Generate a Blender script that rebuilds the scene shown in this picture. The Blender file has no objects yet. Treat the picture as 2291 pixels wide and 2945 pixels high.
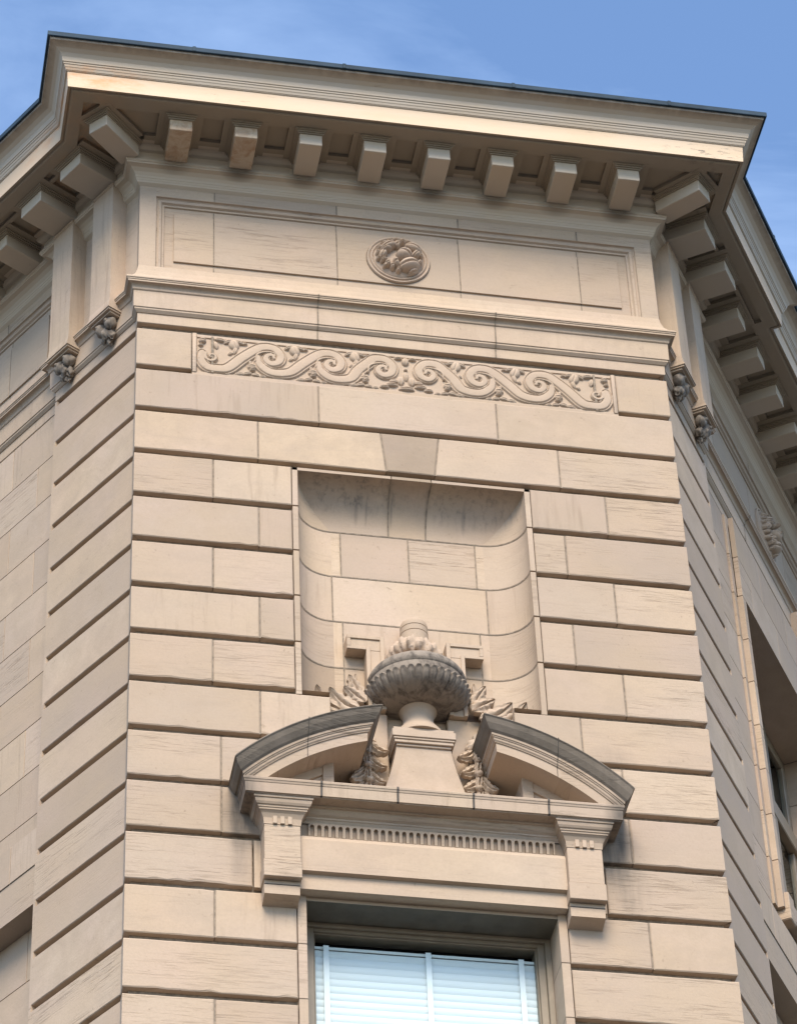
import bpy, math, random
import numpy as np
from mathutils import Vector, Matrix
random.seed(7)
rnd = random.Random(11)
sc = bpy.context.scene

# ------------------------------------------------------------------ scale: one stone course = 0.4 m
S = 0.4
Z0 = 18.94
def W3(x, y, z): return (x*S, y*S, z*S + Z0)

# ------------------------------------------------------------------ camera
PAN, TILT, ROLL = math.radians(12.063), math.radians(41.344), math.radians(-2.686)
cam = bpy.data.cameras.new('camera'); camo = bpy.data.objects.new('camera', cam)
sc.collection.objects.link(camo); sc.camera = camo
cam.sensor_fit = 'VERTICAL'; cam.sensor_height = 24.0; cam.lens = 24.0*9710.58/2945
cam.clip_start = 0.1; cam.clip_end = 3000
cp, sp, ct, st_ = math.cos(PAN), math.sin(PAN), math.cos(TILT), math.sin(TILT)
fwd = Vector((sp*ct, cp*ct, st_)); rg = Vector((cp, -sp, 0)); up = rg.cross(fwd)
cr, sr = math.cos(ROLL), math.sin(ROLL)
r2 = rg*cr + up*sr; u2 = -rg*sr + up*cr
m = Matrix((r2, u2, -fwd)).transposed().to_4x4(); m.translation = Vector(W3(-9.3799, -42.704, -43.3504))
camo.matrix_world = m

# ------------------------------------------------------------------ light
SUN_EL, SUN_AZ = math.radians(46), math.radians(-12)     # azimuth measured from the street side (-y), towards -x
SUN_STR, SKY_STR = 2.55, 0.14
w = bpy.data.worlds.new('World'); sc.world = w; w.use_nodes = True
nt = w.node_tree; nt.nodes.clear()
wo = nt.nodes.new('ShaderNodeOutputWorld'); bg = nt.nodes.new('ShaderNodeBackground')
sky = nt.nodes.new('ShaderNodeTexSky'); sky.sky_type = 'NISHITA'; sky.sun_disc = False
sky.sun_elevation = SUN_EL; sky.sun_rotation = math.radians(180) - SUN_AZ
sky.air_density = 1.15; sky.dust_density = .7; sky.ozone_density = 4.5
tc = nt.nodes.new('ShaderNodeTexCoord'); mp = nt.nodes.new('ShaderNodeMapping')
mp.inputs['Location'].default_value = (5.3, 2.2, 1.9); mp.inputs['Scale'].default_value = (2.4, 6.5, 7.0); mp.inputs['Rotation'].default_value = (0.3, 0.5, 0.4)
cn = nt.nodes.new('ShaderNodeTexNoise'); cn.inputs['Scale'].default_value = 1.6; cn.inputs['Detail'].default_value = 7
cn.inputs['Roughness'].default_value = 0.55; cn.inputs['Distortion'].default_value = 0.6
rmp = nt.nodes.new('ShaderNodeMapRange'); rmp.inputs['From Min'].default_value = 0.47; rmp.inputs['From Max'].default_value = 0.80
rmp.inputs['To Max'].default_value = 0.34
mix = nt.nodes.new('ShaderNodeMix'); mix.data_type = 'RGBA'; mix.inputs['B'].default_value = (4.2, 5.4, 7.4, 1)
nt.links.new(tc.outputs['Generated'], mp.inputs['Vector']); nt.links.new(mp.outputs['Vector'], cn.inputs['Vector'])
nt.links.new(cn.outputs['Fac'], rmp.inputs['Value']); nt.links.new(rmp.outputs['Result'], mix.inputs['Factor'])
nt.links.new(sky.outputs['Color'], mix.inputs['A']); nt.links.new(mix.outputs['Result'], bg.inputs['Color'])
bg.inputs['Strength'].default_value = SKY_STR; nt.links.new(bg.outputs['Background'], wo.inputs['Surface'])
sl = bpy.data.lights.new('sun', 'SUN'); sl.energy = SUN_STR; sl.angle = math.radians(30); sl.color = (1.0, 0.88, 0.72)
so = bpy.data.objects.new('sun', sl); sc.collection.objects.link(so)
sd = Vector((math.sin(SUN_AZ)*math.cos(SUN_EL), -math.cos(SUN_AZ)*math.cos(SUN_EL), math.sin(SUN_EL)))
so.rotation_euler = (-sd).to_track_quat('-Z', 'Y').to_euler()
sc.view_settings.view_transform = 'Standard'; sc.view_settings.look = 'None'
sc.view_settings.exposure = 1.03; sc.view_settings.gamma = 1.0
sc.render.engine = 'CYCLES'
sc.cycles.max_bounces = 8; sc.cycles.diffuse_bounces = 2

# ------------------------------------------------------------------ materials
class NB:
    def __init__(s, name):
        s.m = bpy.data.materials.new(name); s.m.use_nodes = True; s.t = s.m.node_tree
        s.p = s.t.nodes['Principled BSDF']
    def n(s, typ, **kw):
        nd = s.t.nodes.new(typ)
        for k, v in kw.items():
            if k in nd.inputs: nd.inputs[k].default_value = v
            else: setattr(nd, k, v)
        return nd
    def l(s, a, b): s.t.links.new(a, b)
    def math(s, op, a, b=None, c=None):
        nd = s.t.nodes.new('ShaderNodeMath'); nd.operation = op
        for i, v in enumerate((a, b, c)):
            if v is None: continue
            if isinstance(v, (int, float)): nd.inputs[i].default_value = v
            else: s.l(v, nd.inputs[i])
        return nd.outputs[0]
    def mr(s, v, a, b, c=0, d=1):
        nd = s.t.nodes.new('ShaderNodeMapRange'); nd.inputs[1].default_value = a; nd.inputs[2].default_value = b
        nd.inputs[3].default_value = c; nd.inputs[4].default_value = d; s.l(v, nd.inputs[0]); return nd.outputs[0]
    def mix(s, f, a, b, bt='MIX'):
        nd = s.t.nodes.new('ShaderNodeMix'); nd.data_type = 'RGBA'; nd.blend_type = bt
        for k, v in (('Factor', f), ('A', a), ('B', b)):
            if isinstance(v, (int, float)): nd.inputs[0].default_value = v
            elif isinstance(v, tuple): nd.inputs[6 if k == 'A' else 7].default_value = v if len(v) == 4 else v + (1,)
            else: s.l(v, nd.inputs[0 if k == 'Factor' else (6 if k == 'A' else 7)])
        return nd.outputs[2]
    def noise(s, vec, scale, detail=4, rough=.55, dist=0):
        nd = s.n('ShaderNodeTexNoise'); nd.inputs['Scale'].default_value = scale; nd.inputs['Detail'].default_value = detail
        nd.inputs['Roughness'].default_value = rough; nd.inputs['Distortion'].default_value = dist
        s.l(vec, nd.inputs['Vector']); return nd.outputs['Fac']
    def scale(s, vec, sx, sy, sz):
        nd = s.n('ShaderNodeVectorMath'); nd.operation = 'MULTIPLY'; nd.inputs[1].default_value = (sx, sy, sz); s.l(vec, nd.inputs[0]); return nd.outputs[0]
    def add(s, a, b):
        nd = s.n('ShaderNodeVectorMath'); nd.operation = 'ADD'; s.l(a, nd.inputs[0])
        if isinstance(b, tuple): nd.inputs[1].default_value = b
        else: s.l(b, nd.inputs[1])
        return nd.outputs[0]
    def bump(s, h, strength, dist):
        b = s.n('ShaderNodeBump'); b.inputs['Strength'].default_value = strength; b.inputs['Distance'].default_value = dist
        s.l(h, b.inputs['Height']); s.l(b.outputs['Normal'], s.p.inputs['Normal'])

def stone(name, base=(.482, .381, .288), grey=0.0, extra=None, rough=.85, vein=1.0):
    b = NB(name)
    geo = b.n('ShaderNodeNewGeometry'); pos = geo.outputs['Position']
    at = b.n('ShaderNodeAttribute'); at.attribute_name = 'blk'
    sep = b.n('ShaderNodeSeparateColor'); b.l(at.outputs['Color'], sep.inputs[0])
    tone, kind, seed = sep.outputs
    off = b.n('ShaderNodeCombineXYZ')
    b.l(b.math('MULTIPLY', seed, 37.0), off.inputs[0]); b.l(b.math('MULTIPLY', seed, 91.0), off.inputs[1]); b.l(b.math('MULTIPLY', tone, 53.0), off.inputs[2])
    P = b.add(pos, off.outputs[0])
    # bedded dashes (horizontal), vertical grain, mottling
    hN = b.noise(b.scale(P, 4.6, 4.6, 66), 1.0, 5, .66, .25)
    hM = b.noise(b.scale(P, .9, .9, 5.0), 1.3, 3, .5)
    vN = b.noise(b.scale(P, 22, 22, 1.8), 1.0, 4, .6, .2)
    mN = b.noise(P, 5.0, 6, .62, .5)
    fN = b.noise(P, 60, 3, .6)
    dash = b.math('MULTIPLY', b.math('MULTIPLY', b.mr(hN, .50, .67), b.mr(hM, .40, .60)), b.mr(seed, 0, 1, .15, 1.15))
    vdash = b.mr(vN, .52, .8, 0, .7)
    isV = b.mr(kind, .84, .86); isM = b.math('MULTIPLY', b.mr(kind, .48, .50), b.math('SUBTRACT', 1.0, isV))
    isH = b.math('SUBTRACT', b.math('SUBTRACT', 1.0, isV), isM)
    vei = b.math('ADD', b.math('MULTIPLY', dash, b.math('ADD', isH, .12)), b.math('MULTIPLY', vdash, isV))
    mot = b.math('MULTIPLY', b.mr(mN, .38, .72), b.math('ADD', b.math('MULTIPLY', isM, .75), .3))
    br, bgc, bb = base
    c0 = b.mix(b.mr(tone, 0, 1), (br*.76, bgc*.75, bb*.76), (br*1.08, bgc*1.08, bb*1.07))
    warm = b.mr(b.noise(P, .9, 3, .5), .35, .65)
    c1 = b.mix(b.math('MULTIPLY', warm, .45), c0, (br*1.02, bgc*.93, bb*.76))
    pink = b.mr(b.noise(b.add(P, (7.1, 3.3, 1.7)), 1.6, 3, .5), .42, .7, 0, .34)
    c1 = b.mix(pink, c1, (br*1.02, bgc*.95, bb*1.02))
    c2 = b.mix(b.math('MULTIPLY', mot, .62), c1, (br*.80, bgc*.77, bb*.72))
    c3 = b.mix(b.math('MULTIPLY', vei, .78*vein), c2, (br*.50, bgc*.46, bb*.42))
    gp = b.mr(b.noise(b.add(b.scale(P, 1, 1, 2.2), (3.1, 9.3, 5.7)), 2.6, 5, .6, .4), .48, .72, 0, .34)
    c3 = b.mix(gp, c3, (br*.72, bgc*.72, bb*.74))
    c4 = b.mix(b.mr(fN, .35, .75, 0, .26), c3, (br*.7, bgc*.68, bb*.66))
    pit = b.mr(b.noise(P, 34, 2, .5), .66, .74); c4 = b.mix(b.math('MULTIPLY', pit, b.mr(mN, .45, .65, 0, .55)), c4, (br*.45, bgc*.42, bb*.38))
    cloud = b.noise(b.add(pos, (11.3, 4.1, 8.8)), .55, 4, .55, .3); c4 = b.mix(b.mr(cloud, .40, .70, 0, .38), c4, (br*.74, bgc*.72, bb*.70))
    if extra: c4 = extra(b, c4, P, pos)
    b.l(c4, b.p.inputs['Base Color'])
    b.p.inputs['Roughness'].default_value = rough; b.p.inputs['Specular IOR Level'].default_value = .25
    h = b.math('ADD', b.math('MULTIPLY', mN, .6), b.math('SUBTRACT', b.math('MULTIPLY', fN, .35), b.math('MULTIPLY', vei, .8)))
    b.bump(h, .45, .006)
    return b.m

def blob(b, pos, x, z, rx, rz):
    """soft elliptical patch mask on a wall, centre and radii in courses"""
    sx = b.n('ShaderNodeSeparateXYZ'); b.l(pos, sx.inputs[0])
    X, _, Zz = W3(x, 0, z)
    dx = b.math('DIVIDE', b.math('SUBTRACT', sx.outputs[0], X), rx*S); dz = b.math('DIVIDE', b.math('SUBTRACT', sx.outputs[2], Zz), rz*S)
    d = b.math('SQRT', b.math('ADD', b.math('MULTIPLY', dx, dx), b.math('MULTIPLY', dz, dz)))
    return b.mr(d, 0.35, 1.0, 1, 0)

def wall_soot(b, c, P, pos):
    # rain-washed soot streaks running down from the ends of the pediment
    st = b.mr(b.noise(b.scale(pos, 9, 9, 1.2), 1.0, 4, .6, .3), .36, .62)
    for (x, z, rx, rz, k) in ((-3.05, -11.7, .34, .75, .9), (3.02, -11.75, .34, .75, .9), (-3.0, -12.55, .28, .6, .35), (3.2, -12.5, .4, .7, .45),
                              (3.1, -9.9, .5, .3, .25), (-2.3, -1.5, .5, .2, 0.0)):
        if k: c = b.mix(b.math('MULTIPLY', b.math('MULTIPLY', blob(b, pos, x, z, rx, rz), b.math('ADD', b.math('MULTIPLY', st, .7), .3)), k), c, (.10, .088, .075))
    return c
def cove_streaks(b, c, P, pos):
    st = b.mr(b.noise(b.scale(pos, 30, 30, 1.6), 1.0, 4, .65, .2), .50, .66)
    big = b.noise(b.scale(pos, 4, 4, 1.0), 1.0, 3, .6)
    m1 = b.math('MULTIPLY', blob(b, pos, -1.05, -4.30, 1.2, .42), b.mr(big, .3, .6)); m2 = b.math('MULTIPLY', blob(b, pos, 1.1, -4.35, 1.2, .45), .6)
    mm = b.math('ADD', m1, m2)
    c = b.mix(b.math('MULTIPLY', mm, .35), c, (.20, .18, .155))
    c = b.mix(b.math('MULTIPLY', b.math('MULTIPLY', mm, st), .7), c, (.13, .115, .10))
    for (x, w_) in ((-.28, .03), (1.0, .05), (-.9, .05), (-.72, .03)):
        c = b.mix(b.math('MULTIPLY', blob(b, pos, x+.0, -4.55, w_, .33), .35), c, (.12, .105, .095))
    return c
M_STONE = stone('limestone', extra=wall_soot)
M_NICHE = stone('limestone_niche', base=(.505, .398, .300), extra=cove_streaks)
M_CARVE = stone('carved_limestone', base=(.485, .382, .29), vein=.25)
M_TAN = stone('tan_limestone', base=(.37, .29, .215), vein=.5)

def soot_stone():
    def ex(b, c, P, pos):
        n1 = b.noise(pos, 3.5, 5, .65, .4); n2 = b.noise(b.scale(pos, 12, 12, 3), 1.0, 4, .6)
        c = b.mix(b.mr(n1, .22, .62, .45, 1.0), c, (.150, .124, .096))
        return b.mix(b.mr(n2, .5, .75, 0, .45), c, (.075, .064, .052))
    return stone('sooty_limestone', base=(.33, .28, .23), extra=ex, vein=.4)
M_SOOT = soot_stone()
def urn_stone():
    def ex(b, c, P, pos):
        n1 = b.noise(b.scale(pos, 14, 14, 7), 1.0, 5, .7, .5); n2 = b.noise(pos, 6, 5, .6)
        c = b.mix(b.mr(n2, .3, .6, .30, .65), c, (.18, .15, .12))
        return b.mix(b.mr(n1, .46, .66, 0, .75), c, (.042, .035, .03))
    return stone('lichen_limestone', base=(.40, .34, .28), extra=ex, vein=.3)
M_URN = urn_stone()

def painted(name, base, chips=.3, rust=False):
    b = NB(name); geo = b.n('ShaderNodeNewGeometry'); pos = geo.outputs['Position']
    n1 = b.noise(b.scale(pos, 1.2, 1.2, 10), 1.0, 5, .65, .3); n2 = b.noise(b.scale(pos, 5, 5, 26), 1.0, 5, .7, .4); n3 = b.noise(pos, 1.7, 3, .5)
    c = b.mix(b.mr(n1, .35, .75, 0, .5), base + (1,), (base[0]*.86, base[1]*.80, base[2]*.70, 1))
    c = b.mix(b.mr(n3, .45, .7, 0, .35), c, (base[0]*1.0, base[1]*.9, base[2]*.72, 1))
    c = b.mix(b.math('MULTIPLY', b.mr(n2, .62, .70), b.mr(n3, .52, .62, 0, chips)), c, (.20, .15, .11, 1))
    if rust:
        n4 = b.noise(b.scale(pos, 9, 9, 5), 1.0, 6, .7, .6)
        c = b.mix(b.mr(n4, .44, .64, 0, .75), c, (.33, .18, .09, 1))
        c = b.mix(b.mr(n2, .60, .70, 0, .55), c, (.12, .09, .07, 1))
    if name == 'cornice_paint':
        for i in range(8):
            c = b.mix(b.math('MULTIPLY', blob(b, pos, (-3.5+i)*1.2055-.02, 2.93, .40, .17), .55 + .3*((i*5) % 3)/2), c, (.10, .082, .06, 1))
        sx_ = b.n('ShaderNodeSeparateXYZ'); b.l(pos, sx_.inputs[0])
        rim = b.mr(sx_.outputs[2], W3(0, 0, 4.10)[2], W3(0, 0, 4.19)[2])      # darker towards the gutter lip
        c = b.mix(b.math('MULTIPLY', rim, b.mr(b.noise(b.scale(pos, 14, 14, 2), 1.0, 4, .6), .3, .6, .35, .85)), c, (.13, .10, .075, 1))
    if not rust:  # a rusty run at the west end of the corona and flaking at the east end
        m1 = b.math('MULTIPLY', blob(b, pos, -5.9, 3.62, 1.3, .35), b.mr(b.noise(b.scale(pos, 5, 5, 14), 1.0, 5, .7), .42, .66))
        c = b.mix(b.math('MULTIPLY', m1, .9), c, (.62, .30, .12, 1))
        m2 = b.math('MULTIPLY', blob(b, pos, 5.7, 3.5, 1.0, .25), b.mr(b.noise(b.scale(pos, 10, 10, 30), 1.0, 6, .75), .55, .62))
        c = b.mix(m2, c, (.16, .13, .10, 1))
    b.l(c, b.p.inputs['Base Color']); b.p.inputs['Roughness'].default_value = .6
    b.bump(n2, .25, .004); return b.m
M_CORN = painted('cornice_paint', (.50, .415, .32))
M_SOFF = painted('shaded_soffit_paint', (.30, .245, .18))  # grey-brown weathered paint, with the soffit shade put into the colour too
M_CORB = painted('corona_paint', (.62, .48, .34), chips=.9)
M_MODF = painted('modillion_paint', (.50, .425, .335), chips=.5)
M_RUST = painted('rusted_paint', (.52, .42, .31), rust=True)

def simple(name, col, rough=.6, metal=0, nz=None, spec=.5):
    b = NB(name); b.p.inputs['Base Color'].default_value = col + (1,); b.p.inputs['Roughness'].default_value = rough; b.p.inputs['Metallic'].default_value = metal
    b.p.inputs['Specular IOR Level'].default_value = spec
    if nz:
        geo = b.n('ShaderNodeNewGeometry'); n = b.noise(geo.outputs['Position'], nz[0], 5, .6)
        c = b.mix(b.mr(n, .3, .7), tuple(v*(1-nz[1]) for v in col) + (1,), tuple(v*(1+nz[1]) for v in col) + (1,))
        b.l(c, b.p.inputs['Base Color']); b.bump(n, .2, .003)
    return b.m
M_MORT = simple('mortar', (.235, .185, .135), .95, nz=(30, .35))
M_MORTD = simple('dark_mortar', (.08, .07, .06), .95, nz=(30, .3))
M_GUT = simple('gutter_metal', (.030, .052, .075), .75, 0, nz=(4, .35), spec=.2)
M_FRAME = simple('window_paint', (.235, .19, .135), .5, nz=(8, .12))
M_SOFF2 = simple('shaded_lintel_paint', (.10, .083, .058), .6, nz=(6, .25))  # dark olive, with the shade under the lintel put into the colour
M_DARK = simple('room_dark', (.03, .03, .032), .8)
M_BLIND = simple('blind_white', (.82, .86, .84), .55)
M_TAPE = simple('blind_tape', (.86, .89, .87), .6)
M_ROOF = simple('roof_felt', (.08, .08, .08), .9, nz=(3, .3))
M_ROAD = simple('asphalt', (.055, .055, .056), .9, nz=(2, .3))
M_PAVE = simple('pavement_concrete', (.07, .066, .06), .9, nz=(1.5, .15))
def glass():
    b = NB('window_glass'); t = b.t; t.nodes.remove(b.p)
    out = [n for n in t.nodes if n.type == 'OUTPUT_MATERIAL'][0]
    tr = b.n('ShaderNodeBsdfTransparent'); tr.inputs[0].default_value = (.93, .98, 1.0, 1)
    gl = b.n('ShaderNodeBsdfGlossy'); gl.inputs['Roughness'].default_value = .02; gl.inputs['Color'].default_value = (.9, .97, 1, 1)
    fr = b.n('ShaderNodeFresnel'); fr.inputs['IOR'].default_value = 1.5
    f = b.mr(fr.outputs[0], 0, 1, .0, .30)
    mx = b.n('ShaderNodeMixShader'); b.l(f, mx.inputs[0]); b.l(tr.outputs[0], mx.inputs[1]); b.l(gl.outputs[0], mx.inputs[2]); b.l(mx.outputs[0], out.inputs[0])
    return b.m
M_GLASS = glass()

# ------------------------------------------------------------------ mesh collector
def rblk(tone=None, kind=None):
    return (rnd.random() if tone is None else tone, rnd.random() if kind is None else kind, rnd.random(), 1)
class Frame:
    """maps (s, q, z): s along the wall, q out of the wall, z up -> world"""
    def __init__(f, o, u, n): f.o, f.u, f.n = o, u, n
    def __call__(f, s, q, z): return W3(f.o[0] + f.u[0]*s + f.n[0]*q, f.o[1] + f.u[1]*s + f.n[1]*q, z)
Wd = 9.6693; HW = Wd/2; D0 = .2292; AL, AR = math.radians(59.32), math.radians(56.833)
uL = (-math.cos(AL), math.sin(AL)); nL = (-math.sin(AL), -math.cos(AL))
uR = (math.cos(AR), math.sin(AR)); nR = (math.sin(AR), -math.cos(AR))
FF = Frame((0, 0), (1, 0), (0, -1)); FL = Frame((-HW, D0), uL, nL); FR = Frame((HW, D0), uR, nR)

class MB:
    def __init__(s): s.v, s.f, s.mi, s.bk = [], [], [], []
    def add(s, vs, fs, mat=0, blk=None):
        b0 = len(s.v); s.v += vs
        blk = blk or rblk()
        for f in fs: s.f.append(tuple(i + b0 for i in f)); s.mi.append(mat); s.bk.append(blk)
    def quad(s, a, b, c, d, mat=0, blk=None): s.add([a, b, c, d], [(0, 1, 2, 3)], mat, blk)
    def grid(s, P, mat=0, blk=None):      # P[i][j] points
        n, k = len(P), len(P[0]); vs = [p for r in P for p in r]
        s.add(vs, [(i*k+j, i*k+j+1, (i+1)*k+j+1, (i+1)*k+j) for i in range(n-1) for j in range(k-1)], mat, blk)
    def box(s, F, s0, s1, q0, q1, z0, z1, mat=0, blk=None, bev=0):
        """box in a wall frame, with a small chamfer on every edge"""
        if bev <= 0:
            c = [F(a, b, z) for z in (z0, z1) for b in (q0, q1) for a in (s0, s1)]
            s.add(c, [(0, 1, 3, 2), (4, 6, 7, 5), (0, 4, 5, 1), (2, 3, 7, 6), (0, 2, 6, 4), (1, 5, 7, 3)], mat, blk); return
        import itertools
        e = bev; lo = (s0, q0, z0); hi = (s1, q1, z1); vid = {}; vs = []
        for c in itertools.product((0, 1), repeat=3):
            for ax in range(3):
                p = [(lo[k] + (e if k != ax else 0)) if c[k] == 0 else (hi[k] - (e if k != ax else 0)) for k in range(3)]
                vid[c, ax] = len(vs); vs.append(F(*p))
        fs = []
        for ax in range(3):
            o = [k for k in range(3) if k != ax]
            for sd_ in (0, 1):
                q = []
                for a, b_ in ((0, 0), (1, 0), (1, 1), (0, 1)):
                    c = [0]*3; c[ax] = sd_; c[o[0]] = a; c[o[1]] = b_; q.append(vid[tuple(c), ax])
                fs.append(tuple(q))
            for a in (0, 1):
                for b_ in (0, 1):
                    c0 = [0]*3; c1 = [0]*3; c0[ax] = 0; c1[ax] = 1; c0[o[0]] = c1[o[0]] = a; c0[o[1]] = c1[o[1]] = b_
                    fs.append((vid[tuple(c0), o[0]], vid[tuple(c1), o[0]], vid[tuple(c1), o[1]], vid[tuple(c0), o[1]]))
        for c in itertools.product((0, 1), repeat=3): fs.append(tuple(vid[c, ax] for ax in range(3)))
        s.add(vs, fs, mat, blk)
    def block(s, F, bl, br, tl, tr, zb, zt, q=0, dep=.112, mat=0, blk=None, capL=True, capR=True):
        """one rusticated ashlar with worn arrises; bottom from bl to br, top from tl to tr"""
        w_ = br - bl; n = max(2, int(w_/.16)); e = .016; blk = blk or rblk()
        rows = [[], [], [], [], [], []]
        zoff = rnd.uniform(-.006, .006); qo = q + rnd.uniform(-.006, .006)
        for i in range(n + 1):
            t = i/n; B = bl + (br-bl)*t; T = tl + (tr-tl)*t
            if i == 0: iB, iT = bl + e, tl + e
            elif i == n: iB, iT = br - e, tr - e
            else: iB, iT = B, T
            if i == 0 and not capL: iB, iT, xb = bl, tl, dep
            elif i == n and not capR: iB, iT, xb = br, tr, -dep
            else: xb = 0
            cb = rnd.uniform(0, .012) + .007*math.sin(i*.37+bl*9+zb*5) + (rnd.random() < .09)*rnd.uniform(.01, .045); ctp = rnd.uniform(0, .010) + .006*math.sin(i*.29+bl*5)**2 + (rnd.random() < .03)*rnd.uniform(.005, .02)
            rows[0].append(F(B + xb, q - dep, zb + zoff)); rows[1].append(F(B, qo - .012, zb + zoff + cb*.6)); rows[2].append(F(iB, qo, zb + e + zoff + cb))
            rows[3].append(F(iT, qo, zt - e - ctp)); rows[4].append(F(T, qo - .012, zt - ctp*.6)); rows[5].append(F(T + xb, q - dep, zt))
        s.grid(rows, mat, blk)
        for cap, i in ((capL, 0), (capR, n)):
            if cap: s.add([rows[j][i] for j in range(6)], [(0, 1, 4, 5), (1, 2, 3, 4)], mat, blk)
    def build(s, name, mats, parent=None, smooth=None, label=None):
        me = bpy.data.meshes.new(name); me.from_pydata(s.v, [], s.f)
        for mm in mats: me.materials.append(mm)
        me.polygons.foreach_set('material_index', s.mi)
        at = me.color_attributes.new('blk', 'FLOAT_COLOR', 'CORNER')
        cnt = np.array([len(f) for f in s.f]); col = np.repeat(np.array(s.bk, dtype=np.float32), cnt, axis=0)
        at.data.foreach_set('color', col.ravel())
        if smooth is not None:
            me.polygons.foreach_set('use_smooth', [True]*len(s.f)); me.set_sharp_from_angle(angle=math.radians(smooth))
        me.update(); o = bpy.data.objects.new(name, me); sc.collection.objects.link(o)
        if parent: o.parent = parent
        if label: o['label'] = label
        return o

def norm2(a, b):
    dx, dy = b[0]-a[0], b[1]-a[1]; L = math.hypot(dx, dy); return (dy/L, -dx/L)
def mitres(path, closed=False):
    """offset vector of each plan vertex; outward is to the right of travel"""
    out = []; n = len(path)
    for i in range(n):
        ns = []
        if i > 0: ns.append(norm2(path[i-1], path[i]))
        if i < n-1: ns.append(norm2(path[i], path[i+1]))
        if len(ns) == 1: out.append(ns[0])
        else:
            d = 1 + ns[0][0]*ns[1][0] + ns[0][1]*ns[1][1]; out.append(((ns[0][0]+ns[1][0])/d, (ns[0][1]+ns[1][1])/d))
    return out
def sweep(mb, prof, path, mat=0, mats=None, joints=(), cap=False, blks=None):
    """prof: (p, z) pairs; path: plan polyline. joints: extra cuts (i, t) with a mortar line"""
    M_ = mitres(path)
    def pt(i, p, z): return W3(path[i][0] + M_[i][0]*p, path[i][1] + M_[i][1]*p, z)
    for i in range(len(path)-1):
        A = [pt(i, p, z) for p, z in prof]; B = [pt(i+1, p, z) for p, z in prof]
        cuts = [0] + sorted(t for (k, t) in joints if k == i) + [1]
        for a, b_ in zip(cuts[:-1], cuts[1:]):
            bk = rblk()
            def at(t, j):
                # absolute cut measured at the wall line so joints stay vertical
                pa = path[i]; pb = path[i+1]
                if t in (0, 1): return (A if t == 0 else B)[j]
                x = pa[0] + (pb[0]-pa[0])*t; y = pa[1] + (pb[1]-pa[1])*t; nn = norm2(pa, pb); p, z = prof[j]
                return W3(x + nn[0]*p, y + nn[1]*p, z)
            for j in range(len(prof)-1):
                mb.quad(at(a, j), at(b_, j), at(b_, j+1), at(a, j+1), mats[j] if mats else mat, bk)
    if cap:
        for i in (0, len(path)-1):
            mb.add([pt(i, p, z) for p, z in prof], [tuple(range(len(prof)))], mat)
def joint_ribbon(mb, prof, F, s, mat, w_=.028, lift=.009):
    """thin mortar line following a moulding profile"""
    pr = []
    for j, (p, z) in enumerate(prof):
        a = prof[max(j-1, 0)]; c = prof[min(j+1, len(prof)-1)]; dx, dz = c[0]-a[0], c[1]-a[1]; L = math.hypot(dx, dz) or 1
        nx, nz = -dz/L, dx/L
        if nx < 0 and abs(nx) > .3: nx, nz = -nx, -nz
        elif abs(nx) <= .3 and nz > 0: nx, nz = -nx, -nz
        pr.append((p + nx*lift, z + nz*lift))
    mb.grid([[F(s - w_/2, p, z) for p, z in pr], [F(s + w_/2, p, z) for p, z in pr]], mat)

DB = .18                                   # the street bays stand back by this much
S1 = 2.39                                  # width of the corner pilasters
SF = 34.0
def PL(s, q): return (-HW + uL[0]*s + nL[0]*q, D0 + uL[1]*s + nL[1]*q)
def PR(s, q): return (HW + uR[0]*s + nR[0]*q, D0 + uR[1]*s + nR[1]*q)
PATH = [PL(SF, -DB), PL(S1, -DB), PL(S1, 0), PL(0, 0), (-HW, 0), (HW, 0), PR(0, 0), PR(S1, 0), PR(S1, -DB), PR(SF, -DB)]

root = bpy.data.objects.new('stone_building', None); sc.collection.objects.link(root); root.location = (0, 2.0, 0)
bpy.context.view_layer.update()
root['label'] = 'pale limestone building with a cut-off corner, deep bracketed cornice and urn in a niche'
root['category'] = 'building'
def child(o, parent=root):
    o.parent = parent; o.matrix_parent_inverse = parent.matrix_world.inverted(); return o
def put(mb, name, mats, parent=root, smooth=None, label=None):
    o = mb.build(name, mats, None, smooth, label); o.parent = parent
    o.matrix_parent_inverse = Matrix.Translation((0, -2.0, 0)) if parent is root else Matrix.Identity(4)
    return o

G = .11; DEP = .112
# ================================================================== corner wall, rusticated courses
mb = MB()
K = 20
def row(k, edges, tones={}, top=None, caps=True):
    zt = -k - G if top is None else top; zb = -k - 1
    for i, (a, b) in enumerate(edges):
        a = a if isinstance(a, tuple) else (a, a); b = b if isinstance(b, tuple) else (b, b)      # (bottom, top)
        g = .013
        L = g if a[0] > -HW + .01 else 0; R = g if b[0] < HW - .01 else 0
        t = tones.get(i)
        mb.block(FF, a[0]+L, b[0]-R, a[1]+L, b[1]-R, zb, zt, mat=t[0] if t else 0, blk=t[1] if t else None,
                 capL=a[0] > -HW + .01, capR=b[0] < HW - .01)
        if b[0] < HW - .01 and i < len(edges)-1 and abs((edges[i+1][0] if not isinstance(edges[i+1][0], tuple) else edges[i+1][0][0]) - b[0]) < .01:
            w_ = .0128; c = [FF(x, q, z) for (x, z) in ((b[0]-w_, zb+.008), (b[0]+w_, zb+.008), (b[1]+w_, zt-.008), (b[1]-w_, zt-.008)) for q in (-.010, -.105)]
            mb.add(c, [(0, 2, 4, 6), (0, 1, 3, 2), (4, 5, 7, 6)], 1)
row(1, [(-HW, -3.845), (3.865, HW)])
row(2, [(-HW, -1.595), (-1.595, 1.612), (1.612, HW)])
row(3, [(-HW, -2.68), (-2.68, (-.43, -.51)), ((-.43, -.51), (.43, .53)), ((.43, .53), 2.675), (2.675, HW)], {2: (2, rblk(.5, .6))})
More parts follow.
